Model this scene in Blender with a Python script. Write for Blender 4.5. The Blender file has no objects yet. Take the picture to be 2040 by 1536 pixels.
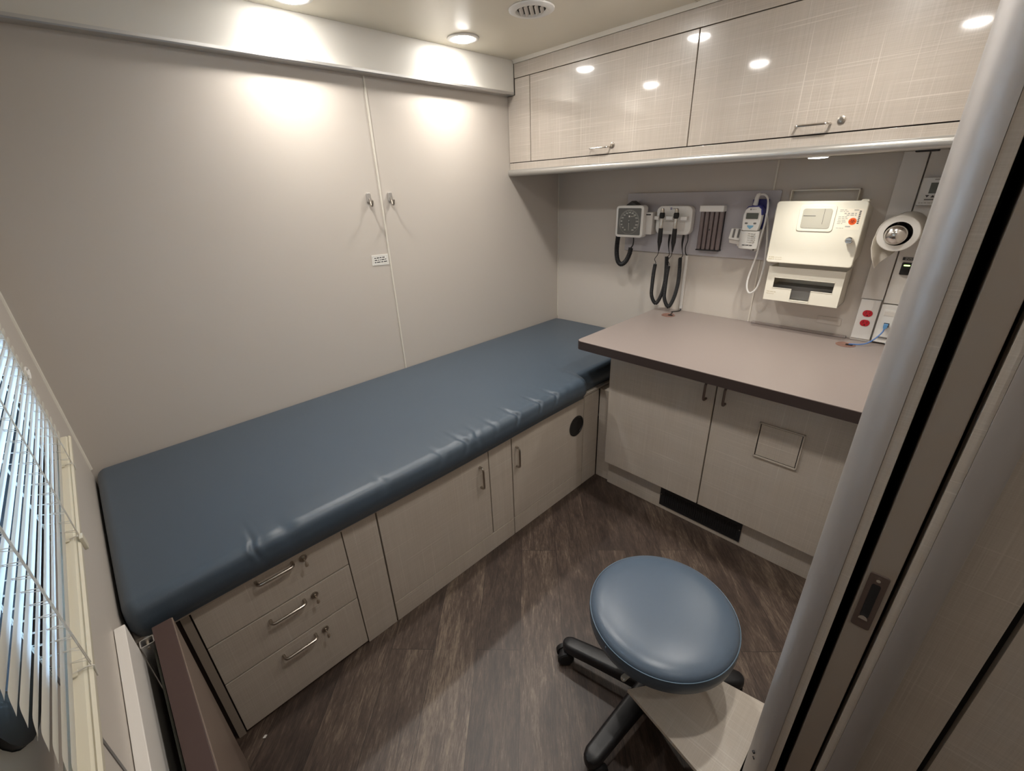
import bpy, bmesh, math, random
from mathutils import Vector, Matrix, Euler
random.seed(7)
PI = math.pi
SC = bpy.context.scene
COL = SC.collection

# ------------------------------------------------------------------ camera
cam_d = bpy.data.cameras.new('camera')
cam = bpy.data.objects.new('camera', cam_d)
COL.objects.link(cam)
cam_d.sensor_width = 36.0
cam_d.lens = 36.0 * 865.51 / 2040.0
cam_d.clip_start = 0.01
cam.location = (-2.28474, -1.90047, 1.47237)
cam.rotation_euler = (math.radians(65.6495), math.radians(2.021), math.radians(-44.6685))
SC.camera = cam

# ------------------------------------------------------------------ colour management
SC.view_settings.view_transform = 'Standard'
SC.view_settings.look = 'None'
SC.view_settings.gamma = 1
SC.view_settings.use_curve_mapping = False
SC.view_settings.exposure = 0.13

# ------------------------------------------------------------------ light settings (daylight + lamp powers)
SKY_COL = (0.46, 0.71, 1.0)
SKY_STRENGTH = 17.0
DOWNLIGHT_W = 15.5
DOWNLIGHT_COL = (1.0, 0.945, 0.875)
PUCK_W = 8.5
HALL_FILL_W = 1.5  # dim fill from an added, unseen hall lamp
world = bpy.data.worlds.new('daylight')
SC.world = world
world.use_nodes = True
wn = world.node_tree
wn.nodes['Background'].inputs[0].default_value = (*SKY_COL, 1)
wn.nodes['Background'].inputs[1].default_value = SKY_STRENGTH

# ------------------------------------------------------------------ main dimensions
HC = 2.052          # ceiling
WL = -2.462         # inner face of the window wall (x)
YD = -1.853         # inner face of the doorway wall (y)
ZB = 0.6515         # top of mattress
YB = -0.758         # front of the bed cabinets
ZC = 0.835          # counter top
XC = -0.768         # counter front
XO = -0.4176        # overhead cabinet front


# ------------------------------------------------------------------ materials
def srgb(r, g, b):
    f = lambda c: (c / 255 / 12.92) if c / 255 <= 0.04045 else ((c / 255 + 0.055) / 1.055) ** 2.4
    return (f(r), f(g), f(b), 1)


def mat(name, col, rough=0.5, metal=0.0, coat=0.0, bump=0.0, bscale=200, var=0.04, spec=0.5, **kw):
    m = bpy.data.materials.new(name)
    m.use_nodes = True
    nt = m.node_tree
    b = nt.nodes['Principled BSDF']
    b.inputs['Roughness'].default_value = rough
    b.inputs['Metallic'].default_value = metal
    b.inputs['Coat Weight'].default_value = coat
    b.inputs['Coat Roughness'].default_value = kw.get('coatr', 0.05)
    b.inputs['Specular IOR Level'].default_value = spec
    tc = nt.nodes.new('ShaderNodeTexCoord')
    no = nt.nodes.new('ShaderNodeTexNoise')
    no.inputs['Scale'].default_value = kw.get('nscale', 9)
    no.inputs['Detail'].default_value = 4
    nt.links.new(tc.outputs['Object'], no.inputs['Vector'])
    mx = nt.nodes.new('ShaderNodeMix')
    mx.data_type = 'RGBA'
    c = Vector(col[:3])
    mx.inputs['A'].default_value = (*(c * (1 - var)), 1)
    mx.inputs['B'].default_value = (*(c * (1 + var)), 1)
    nt.links.new(no.outputs['Fac'], mx.inputs['Factor'])
    nt.links.new(mx.outputs['Result'], b.inputs['Base Color'])
    if bump:
        n2 = nt.nodes.new('ShaderNodeTexNoise')
        n2.inputs['Scale'].default_value = bscale
        n2.inputs['Detail'].default_value = 3
        nt.links.new(tc.outputs['Object'], n2.inputs['Vector'])
        bp = nt.nodes.new('ShaderNodeBump')
        bp.inputs['Strength'].default_value = bump
        bp.inputs['Distance'].default_value = 0.002
        nt.links.new(n2.outputs['Fac'], bp.inputs['Height'])
        nt.links.new(bp.outputs['Normal'], b.inputs['Normal'])
    return m


def emit(name, col, strength):
    m = bpy.data.materials.new(name)
    m.use_nodes = True
    nt = m.node_tree
    b = nt.nodes['Principled BSDF']
    b.inputs['Base Color'].default_value = (*col, 1)
    b.inputs['Emission Color'].default_value = (*col, 1)
    b.inputs['Emission Strength'].default_value = strength
    return m


def linen(name, base, light, rough, coat, flat=False, coatr=0.06, slub=0.6):
    """woven linen laminate: fine threads both ways with sparse pale slubs"""
    m = bpy.data.materials.new(name)
    m.use_nodes = True
    nt = m.node_tree
    N = nt.nodes
    L = nt.links.new
    b = N['Principled BSDF']
    b.inputs['Roughness'].default_value = rough
    b.inputs['Coat Weight'].default_value = coat
    b.inputs['Coat Roughness'].default_value = coatr
    geo = N.new('ShaderNodeNewGeometry')
    sep = N.new('ShaderNodeSeparateXYZ')
    L(geo.outputs['Position'], sep.inputs[0])
    if flat:
        U, V = sep.outputs['X'], sep.outputs['Y']
    else:
        ad = N.new('ShaderNodeMath')
        ad.operation = 'ADD'
        L(sep.outputs['X'], ad.inputs[0])
        L(sep.outputs['Y'], ad.inputs[1])
        U, V = ad.outputs[0], sep.outputs['Z']
    oi = N.new('ShaderNodeObjectInfo')

    def thread(a, sa, c, sc, det=2.0):
        ma = N.new('ShaderNodeMath'); ma.operation = 'MULTIPLY'; ma.inputs[1].default_value = sa
        mc = N.new('ShaderNodeMath'); mc.operation = 'MULTIPLY'; mc.inputs[1].default_value = sc
        L(a, ma.inputs[0]); L(c, mc.inputs[0])
        mo = N.new('ShaderNodeMath'); mo.operation = 'MULTIPLY'; mo.inputs[1].default_value = 37.0
        L(oi.outputs['Random'], mo.inputs[0])
        cb = N.new('ShaderNodeCombineXYZ')
        L(ma.outputs[0], cb.inputs[0]); L(mc.outputs[0], cb.inputs[1]); L(mo.outputs[0], cb.inputs[2])
        no = N.new('ShaderNodeTexNoise')
        no.inputs['Scale'].default_value = 1.0
        no.inputs['Detail'].default_value = det
        L(cb.outputs[0], no.inputs['Vector'])
        return no.outputs['Fac']

    def ramp(f, lo, hi):
        mr = N.new('ShaderNodeMapRange')
        mr.inputs['From Min'].default_value = lo
        mr.inputs['From Max'].default_value = hi
        L(f, mr.inputs['Value'])
        return mr.outputs['Result']

    def comb(op, a, c):
        x = N.new('ShaderNodeMath'); x.operation = op
        if hasattr(a, 'links'): L(a, x.inputs[0])
        else: x.inputs[0].default_value = a
        if hasattr(c, 'links'): L(c, x.inputs[1])
        else: x.inputs[1].default_value = c
        return x.outputs[0]
    fine = comb('ADD', thread(U, 4, V, 520), thread(U, 520, V, 4))
    fine = ramp(fine, 0.7, 1.3)
    sl = comb('MAXIMUM', ramp(thread(U, 2.6, V, 230, 1.0), 0.64, 0.78), ramp(thread(U, 230, V, 2.6, 1.0), 0.65, 0.79))
    broad = ramp(comb('ADD', thread(U, 1.2, V, 14), thread(U, 14, V, 1.2)), 0.7, 1.3)
    f = comb('ADD', comb('MULTIPLY', fine, 0.34), comb('ADD', comb('MULTIPLY', sl, slub), comb('MULTIPLY', broad, 0.16)))
    mx = N.new('ShaderNodeMix'); mx.data_type = 'RGBA'
    mx.inputs['A'].default_value = base
    mx.inputs['B'].default_value = light
    mx.clamp_factor = True
    L(f, mx.inputs['Factor'])
    L(mx.outputs['Result'], b.inputs['Base Color'])
    return m


def wood_floor():
    m = bpy.data.materials.new('dark plank vinyl')
    m.use_nodes = True
    nt = m.node_tree
    N = nt.nodes
    L = nt.links.new
    b = N['Principled BSDF']
    tc = N.new('ShaderNodeTexCoord')
    mp = N.new('ShaderNodeMapping')
    mp.inputs['Rotation'].default_value = (0, 0, math.radians(-43.5))
    L(tc.outputs['Object'], mp.inputs['Vector'])
    br = N.new('ShaderNodeTexBrick')
    br.inputs['Scale'].default_value = 1.0
    br.inputs['Brick Width'].default_value = 0.92
    br.inputs['Row Height'].default_value = 0.152
    br.inputs['Mortar Size'].default_value = 0.0009
    br.inputs['Mortar Smooth'].default_value = 0.3
    br.inputs['Color1'].default_value = (0, 0, 0, 1)
    br.inputs['Color2'].default_value = (1, 1, 1, 1)
    br.inputs['Mortar'].default_value = (0.3, 0.3, 0.3, 1)
    L(mp.outputs[0], br.inputs['Vector'])
    sep = N.new('ShaderNodeSeparateColor')
    L(br.outputs['Color'], sep.inputs[0])
    # grain coordinate shifted per plank
    cx = N.new('ShaderNodeCombineXYZ')
    L(sep.outputs[0], cx.inputs[2])
    sc = N.new('ShaderNodeVectorMath'); sc.operation = 'SCALE'; sc.inputs['Scale'].default_value = 9.0
    L(cx.outputs[0], sc.inputs[0])
    ad = N.new('ShaderNodeVectorMath'); ad.operation = 'ADD'
    L(mp.outputs[0], ad.inputs[0]); L(sc.outputs[0], ad.inputs[1])

    def noise(sx, sy, det, dist=0.0, rough=0.6):
        s = N.new('ShaderNodeMapping')
        s.inputs['Scale'].default_value = (sx, sy, 1)
        L(ad.outputs[0], s.inputs['Vector'])
        n = N.new('ShaderNodeTexNoise')
        n.inputs['Scale'].default_value = 1
        n.inputs['Detail'].default_value = det
        n.inputs['Roughness'].default_value = rough
        n.inputs['Distortion'].default_value = dist
        L(s.outputs[0], n.inputs['Vector'])
        return n.outputs['Fac']
    g1 = noise(5.5, 24, 7, 0.7, 0.7)
    g2 = noise(24, 210, 4, 0.5, 0.75)
    g3 = noise(1.6, 5, 3)
    def mul(a, k):
        x = N.new('ShaderNodeMath'); x.operation = 'MULTIPLY'; L(a, x.inputs[0]); x.inputs[1].default_value = k
        return x.outputs[0]
    def add(a, c):
        x = N.new('ShaderNodeMath'); x.operation = 'ADD'; L(a, x.inputs[0]); L(c, x.inputs[1])
        return x.outputs[0]
    s = add(add(mul(g1, 0.42), mul(g2, 0.38)), add(mul(g3, 0.14), mul(sep.outputs[0], 0.08)))
    cr = N.new('ShaderNodeValToRGB')
    e = cr.color_ramp.elements
    e[0].position = 0.36; e[0].color = srgb(44, 35, 31)
    e[1].position = 0.70; e[1].color = srgb(140, 124, 108)
    x = cr.color_ramp.elements.new(0.47); x.color = srgb(64, 52, 46)
    x = cr.color_ramp.elements.new(0.55); x.color = srgb(84, 70, 61)
    L(s, cr.inputs[0])
    mo = N.new('ShaderNodeMix'); mo.data_type = 'RGBA'
    L(br.outputs['Fac'], mo.inputs['Factor'])
    L(cr.outputs[0], mo.inputs['A'])
    mo.inputs['B'].default_value = srgb(40, 32, 29)
    L(mo.outputs['Result'], b.inputs['Base Color'])
    b.inputs['Roughness'].default_value = 0.42
    bp = N.new('ShaderNodeBump')
    bp.inputs['Strength'].default_value = 0.35
    bp.inputs['Distance'].default_value = 0.001
    L(g2, bp.inputs['Height'])
    L(bp.outputs['Normal'], b.inputs['Normal'])
    return m


M = {}
M['wall'] = mat('beige wall laminate', srgb(194, 186, 177), 0.45, bump=0.04, bscale=60, var=0.015, nscale=2)
M['ceiling'] = mat('cream ceiling panel', srgb(222, 215, 198), 0.32, bump=0.08, bscale=25, var=0.02)
M['soffit'] = mat('white soffit panel', srgb(218, 214, 206), 0.4, var=0.01)
M['trim'] = mat('cream trim strip', srgb(214, 208, 196), 0.4)
M['alu'] = mat('satin aluminium', srgb(200, 198, 196), 0.34, 0.85, bump=0.03, bscale=400, var=0.03)
M['alu_post'] = mat('brushed aluminium post', srgb(188, 184, 182), 0.42, 0.55, bump=0.05, bscale=90, var=0.03)
M['linen'] = linen('linen laminate gloss', srgb(172, 161, 149), srgb(208, 199, 189), 0.32, 1.0, coatr=0.07)  # same laminate as the lower fronts, darkened against the close ceiling lamps
M['linen_low'] = linen('linen laminate satin', srgb(182, 171, 158), srgb(216, 207, 196), 0.42, 0.15, coatr=0.3, slub=0.42)  # lightened copy of the laminate, makes up for weak light low down
M['linen_flat'] = linen('linen laminate step', srgb(192, 180, 165), srgb(222, 213, 202), 0.4, 0.1, flat=True)
M['vinyl'] = mat('slate blue vinyl', srgb(68, 80, 92), 0.36, bump=0.12, bscale=700, var=0.04, spec=0.5)
M['vinyl_stool'] = mat('slate blue stool vinyl', srgb(80, 94, 110), 0.31, bump=0.08, bscale=700, var=0.03, spec=0.5)
M['piping'] = mat('pale blue piping', srgb(92, 114, 132), 0.4)
M['counter'] = mat('taupe counter laminate', srgb(142, 131, 126), 0.36, bump=0.05, bscale=500, var=0.03, nscale=300)
M['brown'] = mat('brown edge band and gap shade', srgb(54, 43, 40), 0.5)  # edge band colour; on cabinet bodies it stands in for gap shade
M['brown_leaf'] = mat('brown table edge', srgb(64, 46, 42), 0.5)
M['black'] = mat('black plastic', srgb(25, 25, 28), 0.42)
M['blackrub'] = mat('black rubber', srgb(20, 20, 22), 0.6)
M['dark'] = mat('dark recess', srgb(26, 22, 20), 0.8)
M['white'] = mat('white plastic', srgb(226, 224, 220), 0.35, var=0.01)
M['cream'] = mat('cream sharps plastic', srgb(224, 219, 205), 0.34, var=0.02)
M['offwhite'] = mat('offwhite panel', srgb(214, 209, 203), 0.45, var=0.01)
M['blind'] = mat('white blind slat', srgb(226, 222, 210), 0.4, var=0.01)
M['rail'] = mat('cream blind rail', srgb(206, 199, 180), 0.4, var=0.01)
M['cord'] = mat('white cord', srgb(200, 195, 185), 0.8)
M['chrome'] = mat('polished steel', srgb(205, 200, 194), 0.16, 1.0)
M['nickel'] = mat('satin nickel', srgb(178, 170, 160), 0.28, 1.0)
M['grey_board'] = mat('grey acrylic board', srgb(178, 174, 178), 0.25, coat=0.3)
M['grey'] = mat('mid grey plastic', srgb(110, 108, 106), 0.4)
M['dial'] = mat('dark grey dial', srgb(92, 94, 92), 0.3, coat=0.4)
M['screen'] = mat('lcd screen', srgb(78, 82, 76), 0.2, coat=0.5)
M['tube'] = mat('smoky specula tube', srgb(118, 106, 106), 0.22, coat=0.5)
M['blue'] = mat('deep blue plastic', srgb(42, 44, 120), 0.4)
M['blue_cable'] = mat('blue network cable', srgb(82, 120, 178), 0.45)
M['blue_plug'] = mat('blue plug', srgb(96, 150, 200), 0.4)
M['lblue'] = mat('light blue button', srgb(120, 170, 200), 0.4)
M['red'] = mat('red outlet', srgb(186, 24, 40), 0.35)
M['orange'] = mat('orange biohazard mark', srgb(226, 92, 32), 0.5)
M['orange_dark'] = mat('dark red mark', srgb(140, 34, 20), 0.5)
M['ink'] = mat('dark ink', srgb(70, 68, 70), 0.6)
M['pale_ink'] = mat('pale print', srgb(176, 172, 164), 0.6)
M['label'] = mat('white label', srgb(230, 228, 222), 0.5)
M['paper'] = mat('white paper', srgb(236, 232, 226), 0.85, var=0.01)
M['window_grey'] = mat('grey viewing window', srgb(172, 168, 156), 0.4)
M['key'] = mat('brass key', srgb(196, 184, 168), 0.35, 0.8)
M['door'] = mat('taupe door laminate', srgb(150, 138, 126), 0.45, var=0.02)
M['grommet'] = mat('brown grommet', srgb(132, 98, 86), 0.35)
M['asphalt'] = mat('asphalt', srgb(58, 60, 66), 0.9)
M['carpaint'] = mat('navy car body', srgb(30, 34, 60), 0.4)
M['floor'] = wood_floor()
M['green'] = emit('green indicator', (0.55, 1.0, 0.25), 3.0)
M['lamp'] = emit('lamp lens', (1.0, 0.97, 0.92), 90.0)
M['puck'] = emit('puck lens', (0.93, 0.96, 1.0), 14.0)

g = bpy.data.materials.new('window glass')
g.use_nodes = True
nt = g.node_tree
nt.nodes.remove(nt.nodes['Principled BSDF'])
tr = nt.nodes.new('ShaderNodeBsdfTransparent'); tr.inputs[0].default_value = (0.93, 0.96, 1, 1)
gl = nt.nodes.new('ShaderNodeBsdfGlossy'); gl.inputs['Roughness'].default_value = 0.02
fr = nt.nodes.new('ShaderNodeFresnel'); fr.inputs[0].default_value = 1.45
ms = nt.nodes.new('ShaderNodeMixShader')
nt.links.new(fr.outputs[0], ms.inputs[0]); nt.links.new(tr.outputs[0], ms.inputs[1]); nt.links.new(gl.outputs[0], ms.inputs[2])
nt.links.new(ms.outputs[0], nt.nodes['Material Output'].inputs[0])
M['glass'] = g

# slats: let some daylight through
b = M['blind'].node_tree.nodes['Principled BSDF']
nt = M['blind'].node_tree
tl = nt.nodes.new('ShaderNodeBsdfTranslucent'); tl.inputs[0].default_value = srgb(226, 228, 224)
ms = nt.nodes.new('ShaderNodeMixShader'); ms.inputs[0].default_value = 0.30
nt.links.new(b.outputs[0], ms.inputs[1]); nt.links.new(tl.outputs[0], ms.inputs[2])
nt.links.new(ms.outputs[0], nt.nodes['Material Output'].inputs[0])


nt = M['paper'].node_tree
tl = nt.nodes.new('ShaderNodeBsdfTranslucent'); tl.inputs[0].default_value = srgb(240, 236, 228)
ms = nt.nodes.new('ShaderNodeMixShader'); ms.inputs[0].default_value = 0.4
nt.links.new(nt.nodes['Principled BSDF'].outputs[0], ms.inputs[1]); nt.links.new(tl.outputs[0], ms.inputs[2])
nt.links.new(ms.outputs[0], nt.nodes['Material Output'].inputs[0])


# ------------------------------------------------------------------ mesh builder
class MB:
    def __init__(s):
        s.v = []
        s.f = []

    def add(s, vs, fs):
        o = len(s.v)
        s.v += [Vector(p) for p in vs]
        s.f += [tuple(i + o for i in f) for f in fs]
        return s

    def box(s, x0, x1, y0, y1, z0, z1):
        x0, x1 = sorted((x0, x1)); y0, y1 = sorted((y0, y1)); z0, z1 = sorted((z0, z1))
        vs = [(x, y, z) for x in (x0, x1) for y in (y0, y1) for z in (z0, z1)]
        return s.add(vs, [(0, 1, 3, 2), (4, 6, 7, 5), (0, 4, 5, 1), (2, 3, 7, 6), (0, 2, 6, 4), (1, 5, 7, 3)])

    def prism(s, poly, ax, a, b_):
        """poly: list of 2D points in the two remaining axes (in xyz order)"""
        n = len(poly)
        def mk(p, t):
            q = [0, 0, 0]
            o = [i for i in range(3) if i != ax]
            q[o[0]], q[o[1]], q[ax] = p[0], p[1], t
            return q
        vs = [mk(p, a) for p in poly] + [mk(p, b_) for p in poly]
        fs = [tuple(range(n))[::-1], tuple(range(n, 2 * n))] + [(i, (i + 1) % n, n + (i + 1) % n, n + i) for i in range(n)]
        return s.add(vs, fs)

    def tube(s, pts, r, seg=10, cap=True, flat=None):
        pts = [Vector(p) for p in pts]
        n = len(pts)
        rr = r if isinstance(r, (list, tuple)) else [r] * n
        t0 = (pts[1] - pts[0]).normalized()
        up = Vector((0, 0, 1)) if abs(t0.z) < 0.9 else Vector((1, 0, 0))
        nx = t0.cross(up).normalized()
        rings = []
        for i in range(n):
            t = (pts[min(i + 1, n - 1)] - pts[max(i - 1, 0)]).normalized()
            nx = (nx - t * nx.dot(t)).normalized()
            ny = t.cross(nx)
            rings.append([pts[i] + (nx * math.cos(2 * PI * k / seg) + ny * math.sin(2 * PI * k / seg)) * rr[i] for k in range(seg)])
        vs = [p for rg in rings for p in rg]
        fs = []
        for i in range(n - 1):
            for k in range(seg):
                a, c = i * seg + k, i * seg + (k + 1) % seg
                fs.append((a, c, c + seg, a + seg))
        if cap:
            fs.append(tuple(range(seg))[::-1])
            fs.append(tuple(range((n - 1) * seg, n * seg)))
        return s.add(vs, fs)

    def lathe(s, prof, c, ax=2, seg=48, close=True):
        """prof: (radius, height) from bottom to top about axis through c"""
        vs = []
        o = [i for i in range(3) if i != ax]
        c = Vector(c)
        for r, h in prof:
            for k in range(seg):
                q = Vector((0, 0, 0))
                q[o[0]] = r * math.cos(2 * PI * k / seg)
                q[o[1]] = r * math.sin(2 * PI * k / seg)
                q[ax] = h
                vs.append(c + q)
        fs = []
        for i in range(len(prof) - 1):
            for k in range(seg):
                a, d = i * seg + k, i * seg + (k + 1) % seg
                fs.append((a, d, d + seg, a + seg))
        if close:
            fs.append(tuple(range(seg))[::-1])
            fs.append(tuple(range((len(prof) - 1) * seg, len(prof) * seg)))
        return s.add(vs, fs)

    def cyl(s, p0, p1, r, seg=24):
        return s.tube([p0, p1], r, seg)

    def ball(s, c, r, seg=20):
        prof = [(r * math.sin(PI * i / 10) + 1e-5, -r * math.cos(PI * i / 10)) for i in range(11)]
        return s.lathe(prof, c, 2, seg, True)

    def build(s, name, m, parent=None, bevel=0.0, bseg=2, smooth=True, ang=35):
        loc = Vector((0, 0, 0))
        if parent is not None:
            p = parent
            while p is not None:
                loc += p.location
                p = p.parent
            org = Vector((0, 0, 0))
        else:
            xs = [v.x for v in s.v]; ys = [v.y for v in s.v]; zs = [v.z for v in s.v]
            org = Vector(((min(xs) + max(xs)) / 2, (min(ys) + max(ys)) / 2, min(zs)))
        me = bpy.data.meshes.new(name)
        me.from_pydata([v - loc - org for v in s.v], [], s.f)
        bm = bmesh.new(); bm.from_mesh(me)
        bmesh.ops.recalc_face_normals(bm, faces=bm.faces)
        if bevel:
            es = [e for e in bm.edges if len(e.link_faces) == 2 and e.calc_face_angle(0) > math.radians(50)]
            bmesh.ops.bevel(bm, geom=es, offset=bevel, segments=bseg, profile=0.5, affect='EDGES', clamp_overlap=True)
        bm.to_mesh(me); bm.free()
        if smooth:
            for p in me.polygons: p.use_smooth = True
            me.set_sharp_from_angle(angle=math.radians(ang))
        me.materials.append(m if not isinstance(m, str) else M[m])
        o = bpy.data.objects.new(name, me)
        o.location = org
        COL.objects.link(o)
        o.parent = parent
        if bevel and smooth:
            wm = o.modifiers.new('weighted_normals', 'WEIGHTED_NORMAL')
            wm.keep_sharp = True
            wm.weight = 50
        return o


def box(name, m, b6, parent=None, bevel=0.002, bseg=2):
    return MB().box(*b6).build(name, m, parent, bevel, bseg)


def rrect(x0, x1, y0, y1, r, n=6):
    pts = []
    for cx, cy, a0 in ((x1 - r, y1 - r, 0), (x0 + r, y1 - r, 90), (x0 + r, y0 + r, 180), (x1 - r, y0 + r, 270)):
        for i in range(n + 1):
            a = math.radians(a0 + 90 * i / n)
            pts.append((cx + r * math.cos(a), cy + r * math.sin(a)))
    return pts


def thing(name, label, cat, loc, group=None):
    o = bpy.data.objects.new(name, None)
    o.empty_display_size = 0.05
    o.location = loc
    COL.objects.link(o)
    tag(o, label, cat, group)
    return o


def tag(o, label, cat, group=None):
    o['label'] = label
    o['category'] = cat
    if group: o['group'] = group
    return o


def struct(o):
    o['kind'] = 'structure'
    return o


def arc(c, r, a0, a1, n, plane='yz', fix=0.0):
    out = []
    for i in range(n + 1):
        a = math.radians(a0 + (a1 - a0) * i / n)
        u, v = c[0] + r * math.cos(a), c[1] + r * math.sin(a)
        out.append({'yz': (fix, u, v), 'xz': (u, fix, v), 'xy': (u, v, fix)}[plane])
    return out


def smooth_path(pts, n=12):
    """Catmull-Rom"""
    P = [Vector(p) for p in pts]
    P = [P[0] * 2 - P[1]] + P + [P[-1] * 2 - P[-2]]
    out = []
    for i in range(1, len(P) - 2):
        for k in range(n):
            t = k / n
            a, b_, c, d = P[i - 1], P[i], P[i + 1], P[i + 2]
            out.append(0.5 * ((2 * b_) + (c - a) * t + (2 * a - 5 * b_ + 4 * c - d) * t * t + (3 * b_ - a - 3 * c + d) * t ** 3))
    out.append(P[-2])
    return out


def coil_path(path, R, pitch, per=10):
    """helix wound around a smooth path"""
    pts = smooth_path(path, 24)
    ds = [0.0]
    for a, b_ in zip(pts, pts[1:]): ds.append(ds[-1] + (b_ - a).length)
    total = ds[-1]
    turns = total / pitch
    n = int(turns * per)
    out = []
    t0 = (pts[1] - pts[0]).normalized()
    nx = t0.cross(Vector((1, 0, 0)))
    if nx.length < 0.1: nx = t0.cross(Vector((0, 1, 0)))
    nx.normalize()
    j = 0
    for i in range(n + 1):
        d = total * i / n
        while j < len(ds) - 2 and ds[j + 1] < d: j += 1
        f = (d - ds[j]) / max(ds[j + 1] - ds[j], 1e-9)
        p = pts[j].lerp(pts[j + 1], min(f, 1))
        t = (pts[j + 1] - pts[j]).normalized()
        nx = (nx - t * nx.dot(t)).normalized()
        ny = t.cross(nx)
        a = 2 * PI * i / per
        out.append(p + (nx * math.cos(a) + ny * math.sin(a)) * R)
    return out


def handle(parent, p0, p1, out, r=0.0046, rise=0.028, m='nickel', name='handle'):
    """wire pull: p0,p1 feet on the face, out = unit vector away from the face"""
    p0, p1, out = Vector(p0), Vector(p1), Vector(out)
    d = (p1 - p0).normalized()
    c = 0.011
    pts = [p0, p0 + out * (rise - c)]
    for i in range(1, 5):
        a = math.radians(90 * i / 5)
        pts.append(p0 + out * (rise - c + c * math.sin(a)) + d * (c - c * math.cos(a)))
    pts.append(p0 + out * rise + d * c)
    pts.append(p1 + out * rise - d * c)
    for i in range(1, 5):
        a = math.radians(90 - 90 * i / 5)
        pts.append(p1 + out * (rise - c + c * math.sin(a)) - d * (c - c * math.cos(a)))
    pts += [p1 + out * (rise - c), p1]
    mb = MB().tube(pts, r, 10)
    return mb.build(name, m, parent)


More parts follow.
